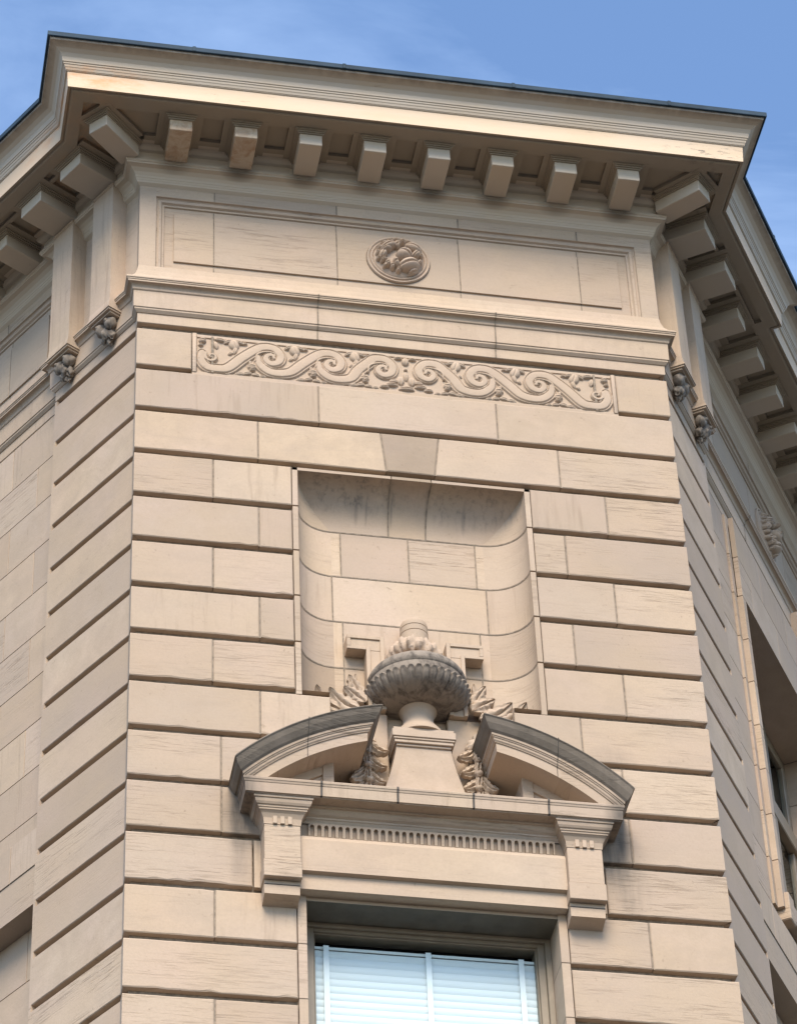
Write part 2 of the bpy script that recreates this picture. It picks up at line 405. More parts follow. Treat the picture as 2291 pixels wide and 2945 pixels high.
A4 = [(-HW, -3.465), (-3.465, -2.1), (2.1, 3.457), (3.457, HW)]; A5 = [(-HW, -2.68), (-2.68, -2.1), (2.1, 2.667), (2.667, HW)]
def vert(i): return {1: (0, rblk(None, .95)), 2: (0, rblk(None, .95))}
row(4, A4, vert(0)); row(5, A5); row(6, A4, {0: (0, rblk(.35, .2))}); row(7, A5, {0: (0, rblk(.5, .95))}); row(8, A4, {0: (0, rblk(.3, .2))})
XR = 1.52
row(9, [(-HW, -2.69), (-2.69, -XR), (XR, 2.65), (2.65, HW)], {0: (0, rblk(.3, .7))})
row(10, [(-HW, -3.33), (-3.33, -XR), (XR, 3.28), (3.28, HW)], {0: (0, rblk(.35, .3))})
row(11, [(-HW, -3.325), (-3.325, 3.312), (3.312, HW)], {0: (0, rblk(.2, .3)), 2: (0, rblk(.3, .3))})
row(12, [(-HW, -2.83), (2.825, HW)])
mb.box(FF, -2.815, -2.0, -.11, -.012, -13.0, -12.11, 0); mb.box(FF, 2.0, 2.81, -.11, -.012, -13.0, -12.11, 0)
JW = 2.145
for k in range(13, K):
    c = 3.45 if k % 2 else None
    if k in (13, 15, 17, 19): row(k, [(-HW, -3.43), (-3.43, -JW), (JW, 3.47), (3.47, HW)])
    else: row(k, [(-HW, -JW), (JW, HW)])
# backing plane seen at the bottom of the grooves, with the openings left out
def sheet(F, s0, s1, z0, z1, q, mat=1): mb.quad(F(s0, q, z0), F(s1, q, z0), F(s1, q, z1), F(s0, q, z1), mat)
for a, b, z0, z1 in ((-HW+.1, -2.04, -20, -1.0), (2.04, HW-.1, -20, -1.0), (-2.04, 2.04, -4.13, -1.0), (-2.04, -XR-.02, -11.2, -9.05), (XR+.02, 2.04, -11.2, -9.05), (-2.04, 2.04, -13.12, -11.2)):
    sheet(FF, a, b, z0, z1 if z1 < -1.01 else -.975, -DEP + .007)
# vertical margins beside niche and window
for sgn in (-1, 1):
    for k in range(4, 9):
        zt = -k - .0 if k > 4 else -4.0; a, b = sorted((sgn*2.0, sgn*2.098))
        mb.box(FF, a, b, -.11, 0, -k-1+.012 if k < 8 else -9.11, zt - (.012 if k > 4 else G), 0, None, .006)
    for k in range(13, K):
        a, b = sorted((sgn*2.0, sgn*(JW-.004)))
        mb.box(FF, a, b, -.75, -.002, -k-1+.010, (-k-.004) if k > 13 else -13.09, 0, None, .006)
        if k > 13: mb.box(FF, a+.004, b-.004, -.72, -.012, -k-.006, -k+.012, 1)
for a, b in ((-2.098, -.36), (-.345, .345), (.36, 2.098)):
    mb.box(FF, a, b, -.11, 0, -4.18, -4.0-G, 2 if a == -.345 else 0, None, .006)
mb.box(FF, -HW, HW, -2, -.0, -48, -20.02, 0)
front = put(mb, 'wall', [M_STONE, M_MORT, M_TAN])
front['label'] = 'banded limestone corner wall with deep horizontal grooves'

# ================================================================== side pilasters + street bays
def side(F, P_, sgn):
    mb = MB()
    corner = (-HW, 0) if sgn < 0 else (HW, 0)
    for k in range(1, K):
        zt = -k-G; zb = -k-1; bk = rblk(None, rnd.choice((.3, .6, .6)))
        prof = [(-DEP, zb), (-.012, zb), (0, zb+.014), (0, zt-.014), (-.012, zt), (-DEP, zt)]
        path = [corner, P_(0, 0), P_(S1-.06, 0)] if sgn > 0 else [P_(S1-.06, 0), P_(0, 0), corner]
        n = len(path); M_ = mitres([(0, 0)] + path)[1:] if sgn > 0 else mitres(path + [(0, 0)])[:-1]
        for i in range(n-1):
            N = 1 if abs(path[i][0]-path[i+1][0]) < .01 else 12
            rows = [[] for _ in prof]
            for j in range(N+1):
                t = j/N; cb = rnd.uniform(0, .008) if 0 < j < N else 0
                for r, (p, z) in enumerate(prof):
                    mx = M_[i][0]*(1-t)+M_[i+1][0]*t; my = M_[i][1]*(1-t)+M_[i+1][1]*t
                    zz = z + (cb if r in (1, 2) else 0)
                    rows[r].append(W3(path[i][0]*(1-t)+path[i+1][0]*t+mx*p, path[i][1]*(1-t)+path[i+1][1]*t+my*p, zz))
            mb.grid(rows, 0, bk)
        # plain stop at the end of the groove
        mb.box(F, S1-.06, S1, -.4, 0, zb, -k, 0, bk)
    pth = [corner, P_(0, 0), P_(S1-.04, 0)] if sgn > 0 else [P_(S1-.04, 0), P_(0, 0), corner]
    M_ = mitres([(0, 0)] + pth)[1:] if sgn > 0 else mitres(pth + [(0, 0)])[:-1]
    mb.grid([[W3(a[0]-m_[0]*(DEP-.003), a[1]-m_[1]*(DEP-.003), z) for a, m_ in zip(pth, M_)] for z in (-20, -.975)], 1)
    mb.box(F, .0, S1, -2, -.0, -48, -20.02, 0)
    # bay wall above the window heads
    ws, we, wt, wb = (4.234 if sgn > 0 else 6.6), (9.4 if sgn > 0 else 11.8), -2.95, -9.6
    def ash(s0, s1, z0, z1, q, odd):
        """smooth ashlar with fine joints"""
        xs = [s0]; x = s0 + (odd % 2)*.8 + .72
        while x < s1 - .3: xs.append(x); x += 1.62
        xs.append(s1)
        for a, b in zip(xs[:-1], xs[1:]):
            g = .007
            mb.box(F, a+(g if a > s0 else 0), b-(g if b < s1 else 0), q-.1, q, z0+g, z1-g, 0, None, .004)
    mb.quad(F(S1, -DB-.03, -12), F(ws-.5, -DB-.03, -12), F(ws-.5, -DB-.03, -1), F(S1, -DB-.03, -1), 1)
    for k in range(1, 10):
        if k < 3:
            z0, z1 = (-k-1 if k < 2 else wt), -k; ash(S1-.02, ws-.36, z0, z1, -DB, k)
            mb.box(F, ws-.36, ws-.20, -DB-.1, -DB+.05, z0+.007, z1-.007, 0, None, .004); ash(ws-.20, ws+6, z0, z1, -.02, k); continue
        if k == 3 or k == 2: pass
        z1 = -k if k > 3 else wt; 
        ash(S1-.02, ws-.36, -k-1, z1, -DB, k)
        mb.box(F, ws-.36, ws-.20, -DB-.1, -DB+.05, -k-1+.007, z1-.007, 0, None, .004)
        mb.box(F, ws-.20, ws, -1.3, -.02, -k-1+.007, z1-.007, 0, None, .004)
        mb.box(F, we, we+.3, -1.3, -.02, -k-1+.007, z1-.007, 0, None, .004)
        ash(we+.3, SF, -k-1, z1, -DB, k)
    ash(ws+6, SF, wt, -1, -DB, 0)
    ash(S1-.02, SF, -10.38, -10, -DB, 1)
    # band under the windows: groove, plain lintel, then a shadowed recess
    mb.box(F, S1-.01, SF, -.5, -DB-.08, -10.50, -10.38, 1)
    ash(S1+.001, SF, -11.25, -10.50, -.012, 0)
    mb.box(F, S1+.001, SF, -.5, -.03, -12.0, -11.25, 0, rblk(.2, .2))
    zz = -12.0; i = 0
    while zz > -20: ash(S1-.02, SF, zz-1, zz, -.42, i); zz -= 1; i += 1
    mb.box(F, S1+.002, SF, -2, -.44, -48, -12.02, 0)
    mb.box(F, ws, we, -.75, .0, wb-.35, wb, 0, None, .02)            # sill
    mb.box(F, ws-.12, ws+.2, -.5, .06, wb-.62, wb-.05, 0, None, .02)
    # reveals behind the street window
    mb.quad(F(ws, -1.2, wt), F(we, -1.2, wt), F(we, -.02, wt), F(ws, -.02, wt), 0)
    # keystone block over the street window
    mb.box(F, ws+3.87, ws+6.2, -.2, .05, -2.4, -.30, 0, None, .02)
    return put(mb, 'wall', [M_STONE, M_MORT, M_TAN])
sideL = side(FL, PL, -1); sideL['label'] = 'west street front with a banded pilaster at its corner'
sideR = side(FR, PR, 1); sideR['label'] = 'east street front with a tall window beside its banded pilaster'

# street windows (one per bay)
def street_window(F, ws, we):
    mb = MB(); wt, wb = -2.95, -9.6
    q = -.95
    for a, b, z0, z1, d in ((ws, ws+.22, wb, wt, 0), (we-.22, we, wb, wt, 0), (ws, we, wt-.25, wt, 0), (ws, we, wb, wb+.2, 0), (ws, we, -5.25, -4.85, .08), (ws+1.87, ws+2.17, wb, wt, .06), (ws+3.47, ws+3.77, wb, wt, .06)):
        mb.box(F, a, b, q-.12, q+d+rnd.uniform(0, .004), z0, z1, 0, None, .02)
    o = put(mb, 'window', [M_FRAME])
    g = MB(); g.quad(F(ws+.1, q-.06, wb+.1), F(we-.1, q-.06, wb+.1), F(we-.1, q-.06, wt-.1), F(ws+.1, q-.06, wt-.1))
    put(g, 'glass', [M_GLASS], o)
    g = MB(); g.quad(F(ws-.3, q-.7, wb-.3), F(we+.3, q-.7, wb-.3), F(we+.3, q-.7, wt+.3), F(ws-.3, q-.7, wt+.3))
    for s0, s1, q0, q1, z0, z1 in ((ws-.3, we+.3, -2, -1.2, wt+.01, wt+.3),): pass
    g.quad(F(ws, q-.7, wt), F(we, q-.7, wt), F(we, q, wt), F(ws, q, wt)); put(g, 'room', [M_DARK], o)
street_window(FL, 6.6, 11.8); street_window(FR, 4.234, 9.4)

# ================================================================== string course (architrave)
ST = [(-.112, -.972), (-.014, -.970), (-.004, -.960), (-.002, -.745), (.015, -.742), (.058, -.69), (.060, -.655), (.075, -.650), (.077, -.640), (.082, -.26), (.096, -.252), (.106, -.240), (.109, -.205), (.117, -.178), (.133, -.158), (.160, -.145), (.197, -.140), (.199, -.135), (.200, -.105), (.212, -.100), (.215, -.075), (.228, -.070), (.230, -.045), (.215, -.02), (.13, .06), (.06, .18), (.02, .33), (.0, .47)]
mb = MB()
sweep(mb, ST, PATH, joints=[(5, (x+HW)/Wd) for x in (-1.585, 1.68)])
for x in (-1.585, 1.68): joint_ribbon(mb, ST[2:23], FF, x, 1)
for F in (FL, FR):
    for s in (5.2, 8.4, 11.6): joint_ribbon(mb, [(p-DB, z) for p, z in ST[2:23]], F, s, 1)
put(mb, 'string_course', [M_STONE, M_MORT], smooth=35)

# ================================================================== frieze with sunk panel
mb = MB()
def panel(F, s0, s1, z0, z1, joints, q=0, zlo=.47, zhi=2.60):
    """flat margin, mitred moulding stepping in, raised field"""
    steps = [(0, 0), (.012, -.035), (.035, -.05), (.06, -.035), (.10, -.045), (.125, -.085), (.16, -.09), (.172, -.12)]
    rings = [(s0+d, s1-d, z0+d, z1-d, q+dq) for d, dq in steps]
    def corner(r): a, b, c, d, e = r; return [(a, c, e), (b, c, e), (b, d, e), (a, d, e)]
    R = [corner(r) for r in rings]
    for i in range(len(R)-1):
        for j in range(4):
            a, b = R[i][j], R[i][(j+1) % 4]; c, d = R[i+1][(j+1) % 4], R[i+1][j]
            mb.quad(F(a[0], a[2], a[1]), F(b[0], b[2], b[1]), F(c[0], c[2], c[1]), F(d[0], d[2], d[1]), 0, rblk(.5, .3))
    a, b, c, d, e = rings[-1]; f = .17
    cuts = [a] + [j for j in joints if a < j < b] + [b]
    # field
    for i, (x0, x1) in enumerate(zip(cuts[:-1], cuts[1:])):
        bk = rblk(None, .2); e1 = e + .035
        y0, y1 = x0, x1
        if i == 0: y0 = x0 + f
        if i == len(cuts)-2: y1 = x1 - f
        mb.quad(F(x0, e, c), F(x1, e, c), F(x1, e, d), F(x0, e, d), 0, bk)
        mb.box(F, y0 + (.011 if i else 0), y1 - (.011 if i < len(cuts)-2 else 0), e-.05, e1, c+f, d-f, 0, bk, .004)
        if i: joint_line(F, x0, e, e1, c, d, f)
def joint_line(F, x, e, e1, c, d, f):
    mb.quad(F(x-.013, e+.004, c), F(x+.013, e+.004, c), F(x+.013, e+.004, d), F(x-.013, e+.004, d), 1)
    mb.quad(F(x-.013, e1-.008, c+f), F(x+.013, e1-.008, c+f), F(x+.013, e1-.008, d-f), F(x-.013, e1-.008, d-f), 1)
def margin(F, s0, s1, p0, p1, z0, z1, zlo, zhi, q, joints):
    for a, b, c, d in ((s0, p0, zlo, zhi), (p1, s1, zlo, zhi)):
        mb.quad(F(a, q, c), F(b, q, c), F(b, q, d), F(a, q, d), 0, rblk(.5, .25))
    cuts = [p0] + list(joints) + [p1]
    for a, b in zip(cuts[:-1], cuts[1:]):
        bk = rblk(None, .25)
        mb.quad(F(a, q, zlo), F(b, q, zlo), F(b, q, z0), F(a, q, z0), 0, bk); mb.quad(F(a, q, z1), F(b, q, z1), F(b, q, zhi), F(a, q, zhi), 0, bk)
    for j in joints:
        for c, d in ((zlo-.15, z0), (z1, zhi)):
            mb.quad(F(j-.013, q+.008, c), F(j+.013, q+.008, c), F(j+.013, q+.008, d), F(j-.013, q+.008, d), 1)
PJ = [-3.45, -1.165, 1.135, 3.41]
margin(FF, -HW, HW, -4.53, 4.52, .40, 2.32, .47-.07, 2.60, 0, PJ); panel(FF, -4.53, 4.52, .40, 2.32, PJ)
for sg, P_ in ((-1, PL), (1, PR)):
    c = (sg*HW, 0); a = [P_(0, 0), c] if sg < 0 else [c, P_(0, 0)]
    sweep(mb, [(0, .40), (0, 2.60)], a)
    a = [P_(S1, -DB), P_(S1, 0), P_(0, 0)]; a = a if sg < 0 else a[::-1]
    sweep(mb, [(0, .40), (0, 2.60)], a)
for F in (FL, FR):
    J = [4.3, 6.6, 8.9, 11.2]
    margin(F, S1, SF, 2.75, 12.4, .40, 2.32, .40, 2.60, -DB, J); panel(F, 2.75, 12.4, .40, 2.32, J, q=-DB)
frz = put(mb, 'frieze', [M_STONE, M_MORT])

# rosettes
def rosette(F, s0, z0, R, q0=0, seed=1):
    nr, nt_ = 90, 220
    rr = np.linspace(0, R, nr); th = np.linspace(0, 2*np.pi, nt_+1)
    rg_, tg = np.meshgrid(rr/R, th, indexing='ij')
    h = np.zeros_like(rg_)
    def ring(c, w_, a): return a*np.clip(1 - ((rg_-c)/w_)**2, 0, None)**.5
    h = np.maximum(h, ring(.95, .05, .05)); h = np.maximum(h, ring(.84, .045, .06)); h = np.maximum(h, np.where(rg_ < .98, .022, 0))
    dome = .20*np.clip(1-(rg_/.80)**2, 0, None)**.5; base_h = h.copy(); h = np.zeros_like(rg_)
    X = rg_*np.cos(tg); Y = rg_*np.sin(tg)
    rs = np.random.RandomState(seed)
    def lobe(cx, cy, a, b, rot, hh):
        dx, dy = X-cx, Y-cy; c, s_ = math.cos(rot), math.sin(rot); u_ = (dx*c+dy*s_)/a; v_ = (-dx*s_+dy*c)/b
        d = 1-u_**2-v_**2; return np.where(d > 0, hh*np.sqrt(np.clip(d, 0, None)) * (1-.28*np.exp(-(v_/.13)**2)), 0)
    # whirling acanthus: large turned lobes on one side, scalloped leaf on the other
    for (cx, cy, a, b, rot, hh) in ((.15, -.02, .27, .24, -.5, .50), (.30, -.38, .36, .24, .35, .44), (.46, .36, .32, .20, -.35, .42), (.52, .10, .20, .12, .9, .34), (.45, -.62, .22, .10, .5, .30),
            (-.34, .33, .30, .17, .5, .44), (-.42, .18, .20, .12, .3, .40), (-.52, -.02, .17, .13, 1.3, .34), (-.60, .30, .10, .08, .6, .28), (-.50, .52, .13, .09, .8, .30), (-.30, .62, .13, .08, .2, .32), (-.10, .70, .12, .08, -.3, .30),
            (.10, .74, .07, .10, 0, .28), (.30, .66, .12, .07, -.5, .28), (-.66, .08, .08, .09, 0, .26), (-.64, -.16, .09, .08, .6, .27), (-.50, -.26, .12, .09, .3, .31), (-.38, -.40, .10, .12, .3, .31), (-.24, -.50, .08, .13, .2, .30), (-.12, -.36, .09, .20, .3, .36), (-.46, -.46, .08, .07, .8, .25),
            (-.05, -.62, .08, .09, 0, .26), (.64, -.20, .12, .08, 1.1, .28), (.68, .10, .07, .09, 0, .25), (-.05, .40, .12, .20, .4, .36)):
        h = np.maximum(h, lobe(cx, cy, a, b, rot, hh*R))
    h = np.maximum(h, lobe(.06, .36, .12, .11, 0, .60*R)); h = np.maximum(h, lobe(.16, .10, .09, .06, -.4, .56*R))
    h = np.maximum(base_h, np.where(rg_ < .80, .02 + .55*dome + .72*h*np.clip((.82-rg_)/.08, 0, 1)**.5, 0)); h *= np.where(rg_ > .985, 0, 1)
    pass
    mb = MB(); P = [[F(s0 + R*X[i, j], q0 + h[i, j], z0 + R*Y[i, j]) for j in range(nt_+1)] for i in range(nr)]
    mb.grid(P, 0, rblk(.5, .6)); return mb
put(rosette(FF, -.02, 1.36, .60, -.085), 'rosette', [M_CARVE], frz, 50)
put(rosette(FR, 7.55, 1.36, .60, -DB-.085, 2), 'rosette', [M_CARVE], frz, 50)

# ================================================================== carved scroll band
def scroll_band():
    x0, x1, z0, z1 = -3.765, 3.785, -2.055, -1.165
    NX, NZ = 1080, 128
    xs = np.linspace(x0, x1, NX); zs = np.linspace(z0, z1, NZ); X, Zg = np.meshgrid(xs, zs, indexing='ij')
    H = np.zeros_like(X) - .04
    def cr_(P, n=16):
        P = np.array(P, float); P = np.vstack([2*P[0]-P[1], P, 2*P[-1]-P[-2]]); out = []
        for i in range(1, len(P)-2):
            for t in np.linspace(0, 1, n, endpoint=False):
                out.append(.5*((2*P[i]) + (-P[i-1]+P[i+1])*t + (2*P[i-1]-5*P[i]+4*P[i+1]-P[i+2])*t*t + (-P[i-1]+3*P[i]-3*P[i+1]+P[i+2])*t**3))
        out.append(P[-2]); return np.array(out)
    def band(P, W_, h=.075):
        nonlocal H
        C_ = cr_(P); wn = np.interp(np.linspace(0, 1, len(C_)), np.linspace(0, 1, len(W_)), W_)
        m_ = (X > C_[:, 0].min()-.2) & (X < C_[:, 0].max()+.2); px, pz = X[m_], Zg[m_]
        best = np.full(px.shape, 9.); bw = np.ones(px.shape)*.1
        for c, wd in zip(C_, wn):
            d = np.hypot(px-c[0], pz-c[1]) / wd; k = d < best; best[k] = d[k]; bw[k] = wd
        prof = np.where(best < 1, h*(.80 + .20*np.cos(np.clip(best, 0, 1)*np.pi*.5)), 0)
        prof += -.026*np.exp(-((best-.68)/.10)**2)
        prof *= np.clip((1.0-best)/.16, 0, 1)**.5
        cur = H[m_]; H[m_] = np.maximum(cur, prof - .045 + np.where(prof > 0, .0, 0)); 
    def ell(cx, cz, a, b, rot, h):
        nonlocal H
        c, s_ = math.cos(rot), math.sin(rot); u_ = ((X-cx)*c+(Zg-cz)*s_)/a; v_ = (-(X-cx)*s_+(Zg-cz)*c)/b
        d = 1-np.abs(u_)**1.7-v_**2; rib = (1-.30*np.exp(-((v_ if a >= b else u_)/.16)**2)); H = np.maximum(H, np.where(d > 0, h*.82*rib*np.clip(d, 0, None)**.45 - .045, -9))
    CL = [(-3.50, -1.68), (-2.41, -1.53), (-1.32, -1.53), (-.385, -1.53)]
    for sg in (1, -1):
        def mx(P): return [(sg*p[0] + (.01 if sg > 0 else .01), p[1]) for p in P]
        for k in range(3):
            a, b = CL[k], CL[k+1]; P = b[0]-a[0]
            st_ = [(-.25, -.02), (-.23, -.20), (-.02, -.37)] if k else [(.02, .03), (-.07, .02), (-.06, -.09), (.05, -.10), (.10, .02), (0, .13), (-.16, .10), (-.19, -.10), (.02, -.25)]
            if k == 0: st_ = [(.02, .0), (-.06, .03), (-.06, -.07), (.04, -.09), (.12, .01), (.12, .14), (-.20, .28), (-.19, -.08), (.0, -.25)]; st_ = [(-.17, .10), (-.185, -.08), (-.08, -.235), (.12, -.26)]
            pts = [(a[0]+x, a[1]+z) for x, z in st_]
            pts += [(a[0]+.30, a[1]-.33 + (.12 if k == 0 else 0)), (a[0]+.50*P, -1.62), (a[0]+.70*P, -1.41), (b[0]-.17, -1.305), (b[0]+.03, -1.315), (b[0]+.145, -1.47), (b[0]+.11, -1.63), (b[0]-.02, -1.69), (b[0]-.115, -1.61), (b[0]-.09, -1.50), (b[0]+.0, -1.48), (b[0]+.03, -1.55)]
            n = len(pts)
            if sg < 0: pts = [(-x, z) for x, z in pts]
            band(pts, [.055 if k else .10, .12, .138, .146, .142, .134, .124, .115, .10, .083, .063, .045], .055)
            # thin inner tendril following the curl
            tn = [(b[0]-.30, -1.66), (b[0]-.27, -1.50), (b[0]-.13, -1.42), (b[0]+.02, -1.43), (b[0]+.05, -1.50)]
            if sg < 0: tn = [(-x, z) for x, z in tn]
            band(tn, [.015, .03, .025, .012], .06)
        for (x, z, a, b, r_, h) in [q for k in range(4) for q in (
                (CL[k][0]+.40, -1.30, .10, .13, .3, .085), (CL[k][0]+.30, -1.24, .10, .05, .5, .08), (CL[k][0]+.50, -1.235, .11, .045, -.35, .08), (CL[k][0]+.60, -1.25, .05, .035, 0, .075), (CL[k][0]+.42, -1.44, .045, .10, -.3, .065), (CL[k][0]+.34, -1.52, .06, .035, .7, .06))] if 1 else []:
            if x > -.12: continue
            ell(sg*x, z, a, b, sg*r_, h)
        for k in range(1, 4):
            for (dx, z, a, b, r_, h) in ((-.37, -1.80, .085, .075, 0, .095), (-.36, -1.88, .06, .05, 0, .10), (-.45, -1.97, .09, .05, .3, .07), (-.30, -1.99, .08, .045, -.2, .07), (-.58, -2.0, .10, .045, .1, .065), (-.40, -1.70, .03, .06, 0, .05), (-.18, -2.01, .07, .035, 0, .06)):
                x = CL[k][0]+dx
                if x < -.02: ell(sg*x, z, a, b, sg*r_, h)
        # curl of the end scroll, end buds
        sp_ = [( -3.50+.125*(1-t/11)*math.cos(2.6+t*.85), -1.66+.125*(1-t/11)*math.sin(2.6+t*.85)) for t in range(11)]
        band([(sg*x, z) for x, z in sp_], [.05, .045, .04, .03, .02], .055)
        for (x, z, a, b, r_, h) in ((-3.66, -1.27, .07, .07, 0, .10), (-3.69, -1.38, .05, .04, 0, .08), (-3.34, -1.22, .12, .05, -.2, .085), (-3.42, -1.35, .05, .10, .2, .06)): ell(sg*x, z, a, b, sg*r_, h)
    for (x, z, a, b, h) in ((0, -1.30, .07, .10, .09), (-.13, -1.23, .08, .04, .08), (.13, -1.23, .08, .04, .08), (0, -1.50, .035, .04, .08), (0, -1.66, .05, .12, .07), (-.10, -1.78, .07, .11, .08), (.10, -1.78, .07, .11, .08),
                            (0, -1.98, .15, .06, .11), (-.26, -1.90, .12, .05, .09), (.26, -1.90, .12, .05, .09), (-.22, -1.80, .09, .05, .07), (.22, -1.80, .09, .05, .07), (-.40, -1.96, .09, .045, .08), (.40, -1.96, .09, .045, .08)): ell(x, z, a, b, 0, h)
    # top ledge of the sunk ground
    H = np.maximum(H, np.where(Zg > z1-.03, -.02, -9)); H = np.maximum(H, np.where(Zg < z0+.018, -.02, -9))
    H[0, :] = H[-1, :] = -.0; H[:, 0] = -.02
    mb = MB(); V = [[FF(X[i, j], H[i, j] + .012*(H[i, j] > -.05), Zg[i, j]) for j in range(NZ)] for i in range(NX)]
    mb.grid(V, 0, rblk(.6, .6))
    for a, b in ((-3.845, -3.765), (3.785, 3.865)): mb.box(FF, a, b, -.1, .012, -2.07, -1.0-G, 0, None, .012)
    mb.box(FF, -3.765, 3.785, -.1, -.03, -1.165, -1.0-G, 0); mb.box(FF, -3.845, 3.865, -.1, -.006, -2.0-G-.012, -2.05, 0)
    for j in (-3.485, 3.47): mb.box(FF, j-.020, j+.020, -.08, .012, -2.05, -1.165, 1)
    return mb
put(scroll_band(), 'carved_scroll_band', [M_CARVE, M_MORT], smooth=60)

# ================================================================== cornice
BED = [(.0, 2.55), (.006, 2.556), (.062, 2.60), (.070, 2.625), (.083, 2.645), (.086, 2.679), (.095, 2.69), (.105, 2.73), (.14, 2.79), (.20, 2.845), (.262, 2.866), (.278, 2.868), (.282, 2.90), (.302, 2.915), (.304, 2.971), (.24, 2.975), (.24, 3.20), (.30, 3.22), (.34, 3.27), (.36, 3.33), (.44, 3.33)]
mb = MB(); sweep(mb, BED, PATH)
for F, s in [(FF, x) for x in (-2.4, 2.4)]: pass
SOF = 3.41
TOP = [(1.20, 3.325), (1.40, 3.325), (1.43, 3.33), (1.46, 3.365), (1.475, 3.375), (1.478, 3.352), (1.522, 3.348), (1.542, 3.725), (1.560, 3.730), (1.562, 3.742), (1.573, 3.745), (1.590, 3.79), (1.600, 3.80), (1.612, 3.845), (1.625, 3.852), (1.630, 3.885), (1.646, 3.893), (1.652, 3.93), (1.665, 3.99), (1.71, 4.06), (1.78, 4.115), (1.86, 4.15), (1.905, 4.165), (1.915, 4.20), (1.915, 4.21)]
tm = [0]*(len(TOP)-1)
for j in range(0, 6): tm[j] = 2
for j in (6,): tm[j] = 1
for j in range(7, 11): tm[j] = 0
sweep(mb, TOP, PATH, mats=tm)
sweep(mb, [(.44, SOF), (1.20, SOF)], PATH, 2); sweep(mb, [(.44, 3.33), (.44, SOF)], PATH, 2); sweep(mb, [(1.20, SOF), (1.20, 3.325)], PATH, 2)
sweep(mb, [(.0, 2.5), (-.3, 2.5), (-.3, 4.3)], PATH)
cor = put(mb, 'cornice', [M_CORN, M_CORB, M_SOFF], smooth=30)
cor['label'] = 'deep projecting cornice with peeling cream paint'
mb = MB(); sweep(mb, [(1.900, 4.205), (1.957, 4.205), (1.961, 4.212), (1.963, 4.31), (1.955, 4.318), (1.0, 4.36), (-1.0, 4.40)], PATH)
for F, p in ((FF, 1.962), (FL, 1.962), (FR, 1.962)):
    for x in ((-4.1, -1.3, 1.9, 4.9) if F is FF else (2.4, 5.6, 8.8, 12)):
        q = p if F is FF else (p if x < 3 else p-DB); mb.box(F, x-.03, x+.03, q-.3, q+.012, 4.200, 4.324, 0, None, .004)
put(mb, 'gutter', [M_GUT], cor)

def modillion(F, s, wdt, q0, q1, mats, cof=True):
    """block bracket with its cap moulding, and the soffit rail round it"""
    mb = MB(); h = wdt/2
    mb.box(F, s-h, s+h, q0, q1, 2.972, 3.285, 0, rblk(.5, .6), .010)
    # cap moulding (three small steps) on three sides
    for d, z0, z1 in ((.028, 3.235, 3.262), (.055, 3.262, 3.29), (.085, 3.29, 3.3245)):
        mb.box(F, s-h-d, s+h+d, q0+.002, q1+d, z0, z1, 1, rblk(.5, .6))
    mb.box(F, s-h-.2, s+h+.2, q0+.10, 1.20 if q1 > 1.0 and F is FF else q1+.10, 3.322, 3.405, 1, rblk(.5, .6))
    return mb
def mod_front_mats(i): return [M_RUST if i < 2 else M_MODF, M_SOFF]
for i in range(8):
    s = (-3.5+i)*1.2055
    mbm = modillion(FF, s, .42, .245, 1.095, None)
    o = put(mbm, 'modillion', mod_front_mats(i), cor)
    if i < 2: o['label'] = 'rust-stained modillion near the west corner'
# rear rail of the coffers and the stiles beside the outer pair
mb = MB(); mb.box(FF, -HW, HW, .36, .55, 3.331, 3.404, 0); mb.box(FF, -HW-.9, HW+.9, 1.13, 1.22, 3.326, 3.404, 0)
for P_, F in ((PL, FL), (PR, FR)):
    mb.box(F, .35, SF, .26, .42, 3.334, 3.403, 0); mb.box(F, .9, SF, .98, 1.06, 3.330, 3.402, 0)
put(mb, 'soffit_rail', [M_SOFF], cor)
for F, sg in ((FL, -1), (FR, 1)):
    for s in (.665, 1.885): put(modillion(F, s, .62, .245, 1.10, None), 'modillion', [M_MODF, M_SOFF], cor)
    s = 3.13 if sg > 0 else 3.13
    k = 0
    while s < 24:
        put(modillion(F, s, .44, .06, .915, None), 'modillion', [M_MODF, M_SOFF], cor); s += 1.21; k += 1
# corner modillions on the diagonal
for sg in (-1, 1):
    a = math.radians(45); c = (sg*(HW+.02), -.02)
    F = Frame(c, (math.cos(a)*1.0, sg*math.sin(a)), (sg*math.sin(a), -math.cos(a)))
    mb = MB(); hh = .205
    mb.box(F, -hh, hh, .28, 1.24, 2.972, 3.285, 0, rblk(.5, .6), .010)
    for d, z0, z1 in ((.028, 3.235, 3.262), (.055, 3.262, 3.29), (.085, 3.29, 3.3245)): mb.box(F, -hh-d, hh+d, .282, 1.24+d, z0, z1, 1)
    mb.box(F, -hh-.17, hh+.17, .38, 1.42, 3.322, 3.402, 1)
    o = put(mb, 'modillion', [M_MODF, M_SOFF], cor); o['label'] = 'diagonal corner modillion'

